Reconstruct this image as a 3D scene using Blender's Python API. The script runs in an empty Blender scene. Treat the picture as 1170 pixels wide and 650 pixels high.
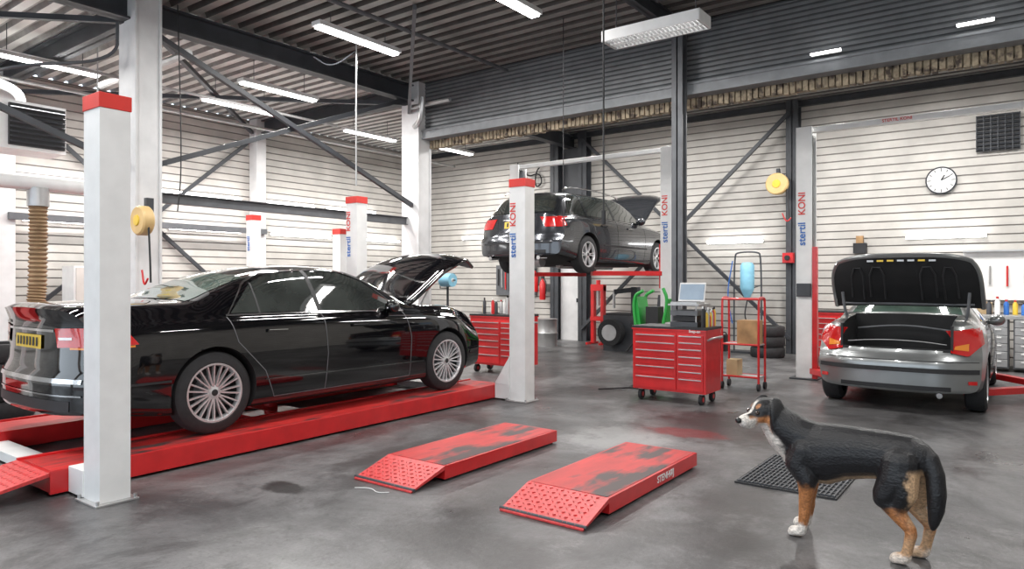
import bpy, bmesh, math, random
from mathutils import Vector, Matrix, noise
from mathutils.bvhtree import BVHTree
random.seed(4)
C=bpy.context
# ---------------------------------------------------------------- materials
def M(name,col,rough=.5,metal=0,var=.08,scale=6,bump=0,bscale=60,coat=0,emit=0,stretch=(1,1,1),dark=None,dthr=.55,spec=.5):
    m=bpy.data.materials.new(name); m.use_nodes=True
    nt=m.node_tree; N=nt.nodes; Lk=nt.links; b=N['Principled BSDF']
    b.inputs['Roughness'].default_value=rough; b.inputs['Metallic'].default_value=metal
    b.inputs['Coat Weight'].default_value=coat; b.inputs['Specular IOR Level'].default_value=spec
    b.inputs['Coat Roughness'].default_value=.03
    tc=N.new('ShaderNodeTexCoord'); mp=N.new('ShaderNodeMapping'); mp.inputs['Scale'].default_value=stretch
    Lk.new(tc.outputs['Object'],mp.inputs['Vector'])
    no=N.new('ShaderNodeTexNoise'); no.inputs['Scale'].default_value=scale; no.inputs['Detail'].default_value=5
    Lk.new(mp.outputs[0],no.inputs['Vector'])
    mr=N.new('ShaderNodeMapRange'); mr.inputs[1].default_value=.3; mr.inputs[2].default_value=.7
    mr.inputs[3].default_value=1-var; mr.inputs[4].default_value=1+var
    Lk.new(no.outputs[0],mr.inputs[0])
    vm=N.new('ShaderNodeVectorMath'); vm.operation='SCALE'; vm.inputs[0].default_value=col
    Lk.new(mr.outputs[0],vm.inputs['Scale'])
    out=vm.outputs[0]
    if dark:
        n2=N.new('ShaderNodeTexNoise'); n2.inputs['Scale'].default_value=scale*.6; n2.inputs['Detail'].default_value=6
        Lk.new(mp.outputs[0],n2.inputs['Vector'])
        r2=N.new('ShaderNodeMapRange'); r2.inputs[1].default_value=dthr; r2.inputs[2].default_value=dthr+.12
        Lk.new(n2.outputs[0],r2.inputs[0])
        mx=N.new('ShaderNodeMix'); mx.data_type='RGBA'; Lk.new(r2.outputs[0],mx.inputs[0]); Lk.new(out,mx.inputs[6]); mx.inputs[7].default_value=(*dark,1)
        out=mx.outputs[2]
    Lk.new(out,b.inputs['Base Color'])
    if emit:
        b.inputs['Emission Color'].default_value=(1,1,1,1); b.inputs['Emission Strength'].default_value=emit
    if bump:
        n3=N.new('ShaderNodeTexNoise'); n3.inputs['Scale'].default_value=bscale; n3.inputs['Detail'].default_value=3
        Lk.new(mp.outputs[0],n3.inputs['Vector'])
        bp=N.new('ShaderNodeBump'); bp.inputs['Strength'].default_value=bump; bp.inputs['Distance'].default_value=.01
        Lk.new(n3.outputs[0],bp.inputs['Height']); Lk.new(bp.outputs[0],b.inputs['Normal'])
    return m
white=M('white_paint',(.84,.84,.83),.4,var=.05)
whited=M('white_wall_panel',(.55,.525,.49),.55,var=.14,scale=2)
groove=M('panel_groove_shade',(.24,.225,.21),.7)
colw=M('white_column_paint',(.74,.74,.74),.5,var=.1,scale=3)
steel=M('dark_painted_steel',(.05,.054,.062),.5,var=.2,scale=4)
steelm=M('grey_painted_steel',(.12,.125,.135),.5,var=.15)
beamg=M('grey_beam',(.24,.25,.26),.5,var=.15)
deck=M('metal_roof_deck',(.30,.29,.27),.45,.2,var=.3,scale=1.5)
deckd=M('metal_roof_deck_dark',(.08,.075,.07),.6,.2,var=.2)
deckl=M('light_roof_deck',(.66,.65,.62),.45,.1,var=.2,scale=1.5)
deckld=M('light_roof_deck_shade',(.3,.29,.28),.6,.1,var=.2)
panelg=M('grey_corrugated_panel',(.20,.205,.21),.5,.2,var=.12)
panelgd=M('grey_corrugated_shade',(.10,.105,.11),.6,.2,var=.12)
tan=M('insulation_edge',(.36,.29,.20),.8,var=.3,scale=14,dark=(.07,.05,.04),dthr=.5)
red=M('red_paint',(.60,.018,.02),.33,var=.12,coat=.3)
redw=M('worn_red_deck',(.50,.022,.02),.5,var=.2,scale=4,stretch=(2.5,.8,1),dark=(.05,.03,.03),dthr=.50)
redc=M('red_checker_plate',(.60,.05,.05),.42,var=.25,scale=40)
redcap=M('red_cap',(.7,.04,.03),.4)
black=M('black_plastic',(.018,.018,.02),.5,var=.2)
dkcav=M('dark_lining',(.012,.012,.013),.85,var=.2)
rubber=M('tyre_rubber',(.022,.022,.024),.75,var=.2,scale=20)
blackpaint=M('black_car_paint',(.003,.003,.004),.06,coat=1,var=.05,spec=.5)
greypaint=M('dark_grey_car_paint',(.040,.043,.050),.2,.6,coat=1,var=.05)
silverp=M('silver_car_paint',(.25,.26,.26),.28,.65,coat=.8,var=.04)
glass=M('tinted_glass',(.04,.045,.042),.03,var=.5,scale=2,spec=.8,coat=1)
glassg=M('green_tinted_glass',(.08,.13,.105),.05,var=.4,scale=3,spec=.9,coat=1)
chrome=M('chrome',(.75,.75,.76),.12,1,var=.03)
alloy=M('alloy_rim',(.70,.70,.71),.3,.6,var=.05)
alloyd=M('spoke_gap_shade',(.05,.05,.052),.6,.4)
lampred=M('tail_lamp_red',(.55,.01,.01),.1,coat=1)
lampwh=M('lamp_clear',(.8,.8,.8),.1,coat=1)
orange=M('lamp_amber',(.8,.25,.02),.2,coat=1)
yellow=M('yellow_plate',(.8,.55,.06),.4)
reelm=M('beige_reel',(.72,.5,.22),.45)
tube_em=M('fluorescent_tube',(1,1,1),.4,emit=9)
tube_dim=M('dim_tube',(1,1,1),.4,emit=3)
blue=M('blue_print',(.03,.15,.5),.5)
lblue=M('light_blue_plastic',(.25,.55,.72),.4)
green=M('green_plastic',(.02,.34,.05),.4)
hosem=M('brown_hose',(.30,.20,.11),.7,var=.2)
wood=M('wood',(.4,.24,.11),.6,var=.3,stretch=(1,8,1))
gsteel=M('galvanised_steel',(.5,.5,.5),.4,.7,var=.1)
cardb=M('cardboard',(.5,.36,.2),.8)
screen=M('laptop_screen',(.25,.32,.4),.2)
# ---------------------------------------------------------------- mesh builder
class MB:
    def __init__(s,name): s.n=name; s.v=[]; s.f=[]; s.mi=[]; s.mats=[]
    def k(s,m):
        if m not in s.mats: s.mats.append(m)
        return s.mats.index(m)
    def add(s,vs,fs,m,smooth=False):
        o=len(s.v); s.v+= [tuple(v) for v in vs]; k=s.k(m)
        for f in fs: s.f.append([i+o for i in f]); s.mi.append(k)
    def bx(s,x0,x1,y0,y1,z0,z1,m):
        s.add([(x0,y0,z0),(x1,y0,z0),(x1,y1,z0),(x0,y1,z0),(x0,y0,z1),(x1,y0,z1),(x1,y1,z1),(x0,y1,z1)],
              [(0,3,2,1),(4,5,6,7),(0,1,5,4),(1,2,6,5),(2,3,7,6),(3,0,4,7)],m)
    def box(s,c,sz,m,R=None):
        hx,hy,hz=[a/2 for a in sz]; vs=[]
        for z in(-hz,hz):
            for x,y in((-hx,-hy),(hx,-hy),(hx,hy),(-hx,hy)):
                p=Vector((x,y,z)); 
                if R: p=R@p
                vs.append(p+Vector(c))
        s.add(vs,[(0,3,2,1),(4,5,6,7),(0,1,5,4),(1,2,6,5),(2,3,7,6),(3,0,4,7)],m)
    def beam(s,p0,p1,w,h,m,flange=False):
        p0=Vector(p0);p1=Vector(p1); d=p1-p0; L=d.length; d.normalize()
        up=Vector((0,0,1)) if abs(d.z)<.95 else Vector((0,1,0))
        sx=d.cross(up).normalized(); uz=sx.cross(d).normalized()
        R=Matrix((sx,d,uz)).transposed()
        c=(p0+p1)/2
        if flange:
            s.box(c,(w*.12,L,h),m,R); s.box(c+uz*h*.46,(w,L,h*.08),m,R); s.box(c-uz*h*.46,(w,L,h*.08),m,R)
        else: s.box(c,(w,L,h),m,R)
    def cyl(s,p0,p1,r,m,r2=None,seg=16,caps=True):
        p0=Vector(p0);p1=Vector(p1); r2=r if r2 is None else r2
        d=(p1-p0).normalized(); a=Vector((0,0,1)) if abs(d.z)<.9 else Vector((1,0,0))
        u=d.cross(a).normalized(); w=d.cross(u)
        vs=[]
        for p,rr in((p0,r),(p1,r2)):
            for i in range(seg):
                t=2*math.pi*i/seg; vs.append(p+u*rr*math.cos(t)+w*rr*math.sin(t))
        s.add(vs,[(i,(i+1)%seg,seg+(i+1)%seg,seg+i) for i in range(seg)],m)
        if caps: s.add(vs,[list(range(seg))[::-1],list(range(seg,2*seg))],m)
    def tube(s,pts,r,m,seg=8,smooth=3):
        P=[Vector(p) for p in pts]
        for _ in range(smooth if len(P)>2 else 0):
            Q=[P[0]]
            for a,b in zip(P,P[1:]): Q+=[a*.75+b*.25,a*.25+b*.75]
            Q.append(P[-1]); P=Q
            if len(P)>60: break
        vs=[];n=len(P); prev=None
        for i,p in enumerate(P):
            d=(P[min(i+1,n-1)]-P[max(i-1,0)]).normalized()
            if prev is None:
                a=Vector((0,0,1)) if abs(d.z)<.9 else Vector((1,0,0)); u=d.cross(a).normalized()
            else:
                u=(prev-d*prev.dot(d)).normalized()
            prev=u; w=d.cross(u)
            rr=r(i/(n-1)) if callable(r) else r
            for k in range(seg):
                t=2*math.pi*k/seg; vs.append(p+u*rr*math.cos(t)+w*rr*math.sin(t))
        fs=[(i*seg+k,i*seg+(k+1)%seg,(i+1)*seg+(k+1)%seg,(i+1)*seg+k) for i in range(n-1) for k in range(seg)]
        fs+= [list(range(seg))[::-1],[(n-1)*seg+k for k in range(seg)]]
        s.add(vs,fs,m)
    def lathe(s,prof,c,ax,m,seg=32):
        ax=Vector(ax).normalized(); a=Vector((0,0,1)) if abs(ax.z)<.9 else Vector((1,0,0))
        u=ax.cross(a).normalized(); w=ax.cross(u); c=Vector(c); vs=[]
        for r,h in prof:
            for i in range(seg):
                t=2*math.pi*i/seg; vs.append(c+ax*h+(u*math.cos(t)+w*math.sin(t))*max(r,.0005))
        n=len(prof)
        s.add(vs,[(j*seg+i,j*seg+(i+1)%seg,(j+1)*seg+(i+1)%seg,(j+1)*seg+i) for j in range(n-1) for i in range(seg)],m)
    def sph(s,c,r,m,seg=14,rz=0):
        if not hasattr(r,'__len__'): r=(r,r,r)
        vs=[];n=seg//2; cs,sn=math.cos(rz),math.sin(rz)
        for j in range(n+1):
            ph=math.pi*j/n
            for i in range(seg):
                t=2*math.pi*i/seg
                x=r[0]*math.sin(ph)*math.cos(t);y=r[1]*math.sin(ph)*math.sin(t)
                vs.append((c[0]+x*cs-y*sn,c[1]+x*sn+y*cs,c[2]+r[2]*math.cos(ph)))
        s.add(vs,[(j*seg+i,(j+1)*seg+i,(j+1)*seg+(i+1)%seg,j*seg+(i+1)%seg) for j in range(n) for i in range(seg)],m)
    def build(s,origin=(0,0,0),parent=None,bevel=0,ang=38):
        o=Vector(origin)
        me=bpy.data.meshes.new(s.n); me.from_pydata([tuple(Vector(v)-o) for v in s.v],[],s.f)
        for m in s.mats: me.materials.append(m)
        for p,k in zip(me.polygons,s.mi): p.material_index=k; p.use_smooth=True
        me.set_sharp_from_angle(angle=math.radians(ang)); me.validate()
        ob=bpy.data.objects.new(s.n,me); C.scene.collection.objects.link(ob); ob.location=o
        if parent: ob.parent=parent
        if bevel:
            b=ob.modifiers.new('bevel','BEVEL'); b.width=bevel; b.segments=2; b.limit_method='ANGLE'; b.angle_limit=math.radians(50); b.harden_normals=True
        return ob
def group(name,loc=(0,0,0),rz=0):
    e=bpy.data.objects.new(name,None); e.empty_display_size=.2; C.scene.collection.objects.link(e); e.location=loc; e.rotation_euler=(0,0,rz); return e
def label(s,loc,size,m,parent,face='-y',vertical=True):
    cu=bpy.data.curves.new('lettering','FONT'); cu.body=s; cu.size=size; cu.extrude=.001; cu.align_x='CENTER'; cu.align_y='CENTER'
    cu.materials.append(m); cu.offset=size*.015
    ob=bpy.data.objects.new('lettering',cu); C.scene.collection.objects.link(ob)
    n={'-y':Vector((0,-1,0)),'+x':Vector((1,0,0))}[face]
    if vertical: tx=Vector((0,0,1)); ty=n.cross(tx)
    else: ty=Vector((0,0,1)); tx=ty.cross(n)
    R=Matrix((tx,ty,n)).transposed().to_4x4()
    R.translation=Vector(loc)-parent.location
    ob.parent=parent; ob.matrix_parent_inverse=Matrix(); ob.matrix_local=R
    return ob
# ---------------------------------------------------------------- room shell
XL,YB,ZC=-14.3,15.0,5.15
XR,YF=4.5,-5.0
XC=-9.2
def floor():
    me=bpy.data.meshes.new('floor'); me.from_pydata([(XL-.2,YF-6,0),(XR+.2,YF-6,0),(XR+.2,YB+.2,0),(XL-.2,YB+.2,0)],[],[(0,1,2,3)])
    ob=bpy.data.objects.new('floor',me); C.scene.collection.objects.link(ob)
    m=bpy.data.materials.new('stained_concrete'); m.use_nodes=True; nt=m.node_tree;N=nt.nodes;L=nt.links;b=N['Principled BSDF']
    tc=N.new('ShaderNodeTexCoord')
    def noise_(sc,det=6,rough=.6,st=(1,1,1),dist=0):
        mp=N.new('ShaderNodeMapping'); mp.inputs['Scale'].default_value=st; L.new(tc.outputs['Object'],mp.inputs['Vector'])
        n=N.new('ShaderNodeTexNoise'); n.inputs['Scale'].default_value=sc; n.inputs['Detail'].default_value=det; n.inputs['Roughness'].default_value=rough
        n.inputs['Distortion'].default_value=dist; L.new(mp.outputs[0],n.inputs['Vector']); return n.outputs[0]
    def mr(v,a,b_,c=0,d=1):
        r=N.new('ShaderNodeMapRange'); r.inputs[1].default_value=a;r.inputs[2].default_value=b_;r.inputs[3].default_value=c;r.inputs[4].default_value=d; L.new(v,r.inputs[0]); return r.outputs[0]
    def mix(f,a,c):
        x=N.new('ShaderNodeMix'); x.data_type='RGBA'
        if isinstance(f,float): x.inputs[0].default_value=f
        else: L.new(f,x.inputs[0])
        for i,q in((6,a),(7,c)):
            if isinstance(q,tuple): x.inputs[i].default_value=(*q,1)
            else: L.new(q,x.inputs[i])
        return x.outputs[2]
    col=mix(mr(noise_(.55,9,.72,dist=.8),.40,.60),(.060,.058,.060),(.165,.162,.165))
    col=mix(mr(noise_(1.6,9,.8,(1,.6,1),.4),.50,.60,0,.7),col,(.038,.036,.037))
    col=mix(mr(noise_(3.1,9,.85,(.8,1,1)),.55,.63,0,.45),col,(.26,.255,.25))
    col=mix(mr(noise_(6,9,.85),.56,.63,0,.6),col,(.035,.033,.033))
    col=mix(mr(noise_(45,3),.5,.75,0,.35),col,(.05,.05,.05))
    col=mix(mr(noise_(11,9,.9,(1,1,1)),.64,.68,0,.6),col,(.40,.40,.39))
    nz=noise_(3.5,8,.75)
    def spot(x,y,rx,ry,c,st,col):
        mp=N.new('ShaderNodeMapping'); mp.vector_type='POINT'; mp.inputs['Location'].default_value=(-x/rx,-y/ry,0); mp.inputs['Scale'].default_value=(1/rx,1/ry,1)
        L.new(tc.outputs['Object'],mp.inputs['Vector'])
        ln=N.new('ShaderNodeVectorMath'); ln.operation='LENGTH'; L.new(mp.outputs[0],ln.inputs[0])
        ad=N.new('ShaderNodeMath'); ad.operation='MULTIPLY_ADD'; L.new(nz,ad.inputs[0]); ad.inputs[1].default_value=2.2; L.new(ln.outputs['Value'],ad.inputs[2])
        return mix(mr(ad.outputs[0],1.75,2.1,st,0),col,c)
    col=spot(-4.3,3.05,.26,.15,(.018,.018,.018),.9,col)
    col=spot(-2.4,7.0,1.1,.9,(.03,.026,.026),.8,col)
    col=spot(-3.2,5.9,.6,.55,(.36,.36,.36),.5,col)
    col=spot(-2.7,6.5,.45,.22,(.15,.010,.012),.8,col)
    for x,y,rx,ry in((-1.6,3.9,.5,.3),(-4.3,5.8,.9,.5),(-1.3,7.9,.8,.5),(-3.0,4.3,.35,1.1),(-4.4,4.3,.25,.9),(-1.6,4.7,.3,.8),(-2.6,3.0,.7,.3),(-.9,5.2,.6,.5),(-4.6,8.2,1.0,.5)): col=spot(x,y,rx,ry,(.035,.032,.032),.65,col)
    L.new(col,b.inputs['Base Color'])
    L.new(mr(noise_(1.2,6),.3,.7,.25,.55),b.inputs['Roughness'])
    bp=N.new('ShaderNodeBump'); bp.inputs['Strength'].default_value=.3; bp.inputs['Distance'].default_value=.01; L.new(noise_(18,6),bp.inputs['Height']); L.new(bp.outputs[0],b.inputs['Normal'])
    me.materials.append(m)
floor()
def ribs(name,a,b,n,z0,z1,pitch,depth,gw,mf,mg,thick=.12):
    mb=MB(name); a=Vector((*a,0));b=Vector((*b,0));n=Vector((*n,0)); prof=[];mats=[]
    z=z0
    while z<z1-1e-6:
        zz=min(z+pitch,z1)
        prof+= [(0,z),(0,zz-gw),(-depth,zz-gw*.75),(-depth,zz-gw*.25)]; mats+=[mf,mg,mg,mg]  # groove faces take the darker material, painting in their shade
        z=zz
    prof.append((0,z1))
    vs=[]
    for k,(d,zz) in enumerate(prof):
        vs+= [a+n*d+Vector((0,0,zz)), b+n*d+Vector((0,0,zz))]
    fl=(b-a).cross(Vector((0,0,1))).dot(n)>0
    for k in range(len(prof)-1):
        f=(2*k,2*k+1,2*k+3,2*k+2); mb.add([vs[i] for i in f],[(0,1,2,3) if fl else (3,2,1,0)],mats[k])
    p=[a-n*.05,b-n*.05,b-n*(.05+thick),a-n*(.05+thick)]
    vv=[q+Vector((0,0,z0)) for q in p]+[q+Vector((0,0,z1)) for q in p]
    mb.add(vv,[(0,1,2,3),(4,5,6,7),(0,1,5,4),(1,2,6,5),(2,3,7,6),(3,0,4,7)],mf)
    return mb.build(ang=20)
ribs('wall_left',(XL,YF),(XL,YB),(1,0),0,ZC,.155,.015,.026,whited,groove)
ribs('wall_back',(XL,YB),(XR,YB),(0,-1),0,ZC,.155,.015,.026,whited,groove)
ribs('wall_right',(XR,YF),(XR,YB),(-1,0),0,ZC,.155,.015,.026,whited,groove)
mb=MB('wall_front')
mb.bx(XL,XR,YF-.2,YF,4.5,ZC,whited)
for x in(XL,-9.3,-4.6,.1,XR-.4): mb.bx(x,x+.4,YF-.2,YF,0,4.5,whited)
mb.build()
mb=MB('ceiling')
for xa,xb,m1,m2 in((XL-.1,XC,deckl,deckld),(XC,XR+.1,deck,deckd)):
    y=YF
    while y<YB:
        p=.25; pr=[(y,ZC),(y+.12,ZC),(y+.15,ZC+.07),(y+.22,ZC+.07),(y+p,ZC)]; mt=[m1,m2,m2,m2]  # darker copy on the recessed flutes paints shade into the ribs
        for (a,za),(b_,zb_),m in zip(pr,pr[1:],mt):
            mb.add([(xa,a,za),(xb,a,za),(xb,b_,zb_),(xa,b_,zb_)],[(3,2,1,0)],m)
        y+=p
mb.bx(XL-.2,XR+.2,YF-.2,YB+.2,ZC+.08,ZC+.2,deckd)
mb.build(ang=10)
YG=9.39
mb=MB('trim_girder')
mb.bx(-9.2,XR,YG-.08,YG+.14,4.10,4.13,beamg); mb.bx(-9.2,XR,YG-.06,YG-.03,4.12,4.26,beamg); mb.bx(-9.2,XR,YG-.08,YG+.14,4.24,4.27,beamg)
mb.build()
mb=MB('trim_insulation')  # insulation lip, deepened so its brown also paints the shadow strip
x=-9.0
while x<XR-.1:
    mb.bx(x,x+.06,YG+.14,YG+.26,3.96+random.uniform(-.012,.012),4.14,tan); x+=.08
mb.bx(-9.0,XR,YG+.18,YG+.28,3.98,4.16,tan)
mb.build()
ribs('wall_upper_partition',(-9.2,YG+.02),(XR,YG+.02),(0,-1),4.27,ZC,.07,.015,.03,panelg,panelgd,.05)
mb=MB('structural_columns')
for yy in(4.35,YG):
    mb.bx(XC-.22,XC+.22,yy-.17,yy-.14,0,ZC,colw); mb.bx(XC-.22,XC+.22,yy+.14,yy+.17,0,ZC,colw); mb.bx(XC-.16,XC+.2,yy-.14,yy+.14,0,ZC,colw)
for yy in(4.4,9.3): mb.bx(XL+.01,XL+.3,yy-.12,yy+.12,0,ZC,colw)
mb.build(bevel=.006)
mb=MB('steel_columns')
def hcol(x,y,w,z0,z1,m):
    mb.bx(x-w/2,x+w/2,y-w/2,y-w/2+.02,z0,z1,m); mb.bx(x-w/2,x+w/2,y+w/2-.02,y+w/2,z0,z1,m); mb.bx(x-.01,x+.01,y-w/2,y+w/2,z0,z1,m)
hcol(-3.93,YG-.17,.16,0,4.95,steelm)
for x in(-9.62,-8.8,-3.86): hcol(x,14.85,.24,0,ZC,steel)
mb.build()
mb=MB('roof_beams')
mb.beam((XC,YF,4.95),(XC,YB,4.95),.2,.30,steel,True)
for yy in(-.8,4.35): mb.beam((XL,yy,4.98),(XR if yy!=4.35 else XC,yy,4.98),.2,.3,steel,True)
mb.beam((XL,14.85,5.08),(XR,14.85,5.08),.1,.12,steel,True)
mb.beam((XL,YG,4.98),(XC,YG,4.98),.2,.3,steel,True)
mb.beam((-3.93,-5,5.02),(-3.93,YG,5.02),.12,.2,steel,True)
mb.beam((XC-.1,4.35,2.6),(XC-.1,YG,2.6),.1,.14,steelm,True)
mb.beam((XL+.35,4.4,2.6),(XL+.35,YG,2.6),.08,.12,steelm)
mb.build()
mb=MB('cross_bracing')  # structural steel cross braces, not trim
def br(a,b_,w=.07,m=steel): mb.beam(a,b_,w,.07,m)
br((XC+.05,4.4,4.75),(XC+.05,9.3,2.85)); br((XC-.02,4.4,2.95),(XC-.02,9.3,4.9))
br((-8.8,14.75,4.95),(-3.9,14.75,.3)); br((-3.9,14.68,4.9),(-8.8,14.68,.3))
for a,b_ in(((XL+.1,4.4,4.8),(XL+.1,9.3,.6)),((XL+.12,4.4,.6),(XL+.12,9.3,4.8)),((XL+.1,-1,4.8),(XL+.1,4.4,2.2)),((XL+.12,-1,2.2),(XL+.12,4.4,4.8))): br(a,b_,.06)
br((XC,4.4,4.85),(XL,9.3,4.85)); br((XC,9.3,4.78),(XL,4.4,4.78)); br((XC,9.3,4.85),(XL,14.6,4.85)); br((XC,4.3,4.82),(XL,-.8,4.82))
br((XC,-.8,4.75),(XC,4.3,2.9)); br((-9.2,YG-.2,4.6),(-6.5,6.6,5.1),.05,steelm)
mb.build()
mb=MB('roof_conduits')
mb.tube([(-9.0,YG-.3,4.65),(-8.1,YG-.3,4.65)],.04,gsteel); mb.tube([(-9.0,YG-.25,4.3),(-8.7,YG-.4,4.35),(-8.65,YG-.4,4.75)],.05,gsteel)
mb.tube([(-13,-2,4.7),(-13,14.8,4.7)],.03,gsteel); mb.tube([(-11,-2,4.55),(-11,9,4.55)],.025,gsteel)
mb.tube([(-11.9,5,4.6),(-9.2,5,4.6)],.05,gsteel)
mb.tube([(-9.05,4.0,4.7),(-9.05,4.0,4.2),(-9.5,3.0,4.0),(-10.5,3,4.0),(-10.8,3,3.7)],.02,steel)
mb.tube([(-7,YF,5.0),(-7,YG-.1,5.0)],.03,steelm); mb.tube([(-6.2,4.4,5.05),(-2,4.4,5.05)],.025,gsteel)
mb.bx(-3.6,-2.7,6.6,7.8,4.85,5.12,steel)
mb.build()
mb=MB('door_1'); mb.bx(-9.5,-8.92,14.86,14.93,0,1.85,colw); mb.bx(-9.5,-8.92,14.9,14.94,1.85,4.8,steel); mb.bx(-9.02,-8.98,14.82,14.86,.95,1.05,black); mb.build()  # steel sheet above the door paints in a dark recess
# ---------------------------------------------------------------- lights
def area(loc,sx,sy,pw,col=(1,.98,.95)):
    l=bpy.data.lights.new('tube_light','AREA'); l.shape='RECTANGLE'; l.size=sx; l.size_y=sy; l.energy=pw; l.color=col
    o=bpy.data.objects.new('tube_light',l); C.scene.collection.objects.link(o); o.location=loc; return o
def ceil_tube(x,y,z=4.88,L=1.5,pw=110):
    mb=MB('ceiling_light')
    mb.bx(x-.09,x+.09,y-L/2,y+L/2,z+.03,z+.09,white); mb.bx(x-.06,x+.06,y-L/2+.03,y+L/2-.03,z,z+.03,tube_em)
    mb.cyl((x,y-L/3,z+.09),(x,y-L/3,5.2),.006,steel,seg=6); mb.cyl((x,y+L/3,z+.09),(x,y+L/3,5.2),.006,steel,seg=6)
    ob=mb.build((x,y,z)); a=area((0,0,-.02),.15,L,pw); a.parent=ob
for x,y in((-7.65,6.65),(-5.1,6.65),(-7.65,1.5),(-5.1,1.5),(-2.2,1.5),(1.5,6.6),(1.5,1.5)): ceil_tube(x,y,pw=100)  # first two hang in view; the rest are unseen tubes added as fill
for x,y in((-7.5,12.2),(-5.5,12.2),(-2.6,12.4),(-1.0,12.4),(1.5,12.2)): ceil_tube(x,y,pw=125)  # unseen tubes behind the girder, added to fill the back bay
for x,y in((-11.8,4.2),(-11.8,7.4),(-11.8,10.6),(-11.8,1.2),(-10.3,7.2),(-11.5,13.0)): ceil_tube(x,y,4.7,pw=130)
def wall_tube(p0,p1,nrm,w=.06,r=.035):
    mb=MB('wall_light'); p0=Vector(p0);p1=Vector(p1);n=Vector(nrm)
    mb.beam(p0+n*.02,p1+n*.02,.03,w,white) ; mb.cyl(p0+n*.07,p1+n*.07,r,tube_em,seg=10)
    mb.build((p0+p1)/2)
for z,ys in((3.32,((1.2,3.0),(4.7,6.3),(7.0,8.9),(9.6,10.9),(11.3,12.9))),(2.58,((4.7,6.4),(7.3,8.9),(9.7,11.4),(12.0,13.8),(1.0,3)))):
    for a,b_ in ys: wall_tube((XL+.03,a,z),(XL+.03,b_,z),(1,0,0))
wall_tube((-5.7,14.97,2.33),(-4.5,14.97,2.33),(0,-1,0)); wall_tube((-1.85,14.97,2.3),(-.6,14.97,2.3),(0,-1,0)); wall_tube((-12.8,14.97,2.67),(-11.6,14.97,2.67),(0,-1,0))
wall_tube((-2.2,YG-.07,4.33),(-1.85,YG-.07,4.33),(0,-1,0),.03,.014); wall_tube((-.65,YG-.07,4.36),(-.3,YG-.07,4.36),(0,-1,0),.03,.014)  # two short thin emissive strips along the girder top
mb=MB('louvre_pendant_light'); cx,cy,cz=-3.50,7.5,4.38
mb.bx(cx-.6,cx+.6,cy-.17,cy+.17,cz+.03,cz+.1,white)
for s_ in(-1,1): mb.bx(cx-.6,cx+.6,cy+s_*.17-.01,cy+s_*.17+.01,cz-.03,cz+.08,white); mb.cyl((cx+s_*.5,cy,cz+.1),(cx+s_*.5,cy,5.2),.006,steel,seg=6); mb.bx(cx+s_*.6-.01,cx+s_*.6+.01,cy-.17,cy+.17,cz-.03,cz+.1,white)
for i in range(24): xx=cx-.58+i*1.16/23; mb.bx(xx-.003,xx+.003,cy-.165,cy+.165,cz-.028,cz+.0,gsteel)
mb.bx(cx-.6,cx+.6,cy-.01,cy+.01,cz-.03,cz+.01,white)
for s_ in(-1,1): mb.cyl((cx-.56,cy+s_*.08,cz+.012),(cx+.56,cy+s_*.08,cz+.012),.013,tube_dim,seg=8)
ob=mb.build((cx,cy,cz)); a=area((0,0,-.05),1.1,.3,45); a.parent=ob
mb=MB('hanging_cable')
mb.tube([(-2.95,5.3,5.15),(-2.95,5.3,2.1)],.008,black,seg=6); mb.cyl((-2.95,5.3,2.1),(-2.95,5.3,1.98),.02,black,seg=8)
mb.build((-2.95,5.3,3))
mb=MB('hanging_cable'); mb.tube([(-5.2,8.2,5.15),(-5.2,8.2,3.0),(-5.2,8.2,2.2)],.006,black,seg=6); mb.build((-5.2,8.2,3))
mb=MB('hanging_cable'); mb.tube([(-8.0,6.9,5.15),(-8.0,6.9,2.9)],.012,gsteel,seg=6); mb.tube([(-8.0,6.9,4.9),(-8.2,6.6,4.6),(-8.35,6.4,4.75)],.01,steel,seg=6); mb.build((-8,6.9,4))
mb=MB('hanging_cable'); mb.tube([(XC+.26,4.7,5.1),(XC+.28,4.75,3.0),(XC+.26,4.7,2.4)],.009,black,seg=6); mb.build((-9,4.7,4))
w=bpy.data.worlds.new('World'); C.scene.world=w; w.use_nodes=True; bg=w.node_tree.nodes['Background']; bg.inputs[0].default_value=(.80,.90,1,1); bg.inputs[1].default_value=2.7
# ---------------------------------------------------------------- four post lift + runways
def post4(mb,x,y,h=2.75,w=.24,d=.2):
    mb.bx(x-w/2,x+w/2,y-d/2,y+d/2,.012,h-.1,white); mb.bx(x-w/2-.006,x+w/2+.006,y-d/2-.006,y+d/2+.006,h-.1,h,redcap)
    mb.bx(x-w/2-.04,x+w/2+.04,y-d/2-.04,y+d/2+.04,0,.014,gsteel)
    for sx in(-1,1):
        for sy in(-1,1): mb.cyl((x+sx*(w/2+.02),y+sy*(d/2+.02),.01),(x+sx*(w/2+.02),y+sy*(d/2+.02),.04),.012,gsteel,seg=6)
def checker(mb,x0,y0,nx,ny,dx,dy,zf):
    for i in range(ny):
        for j in range(nx):
            yy=y0+i*dy; xx=x0+j*dx
            mb.box((xx,yy,zf(yy)),(dx*.55,.006,.006),redc,Matrix.Rotation((.8 if (i+j)%2 else -.8),3,'Z'))
def ramp(mb,x0,x1,yf,y0,h):
    mb.add([(x0,yf,h),(x1,yf,h),(x1,y0,.015),(x0,y0,.015),(x0,yf,h-.03),(x1,yf,h-.03),(x1,y0,.002),(x0,y0,.002)],[(0,3,2,1),(4,5,6,7),(0,1,5,4),(2,3,7,6),(1,2,6,5),(3,0,4,7)],redc)
mb=MB('four_post_car_lift')
for x in(-5.06,-8.13):
    for y in(2.17,7.02): post4(mb,x,y)
ZR=.17
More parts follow.
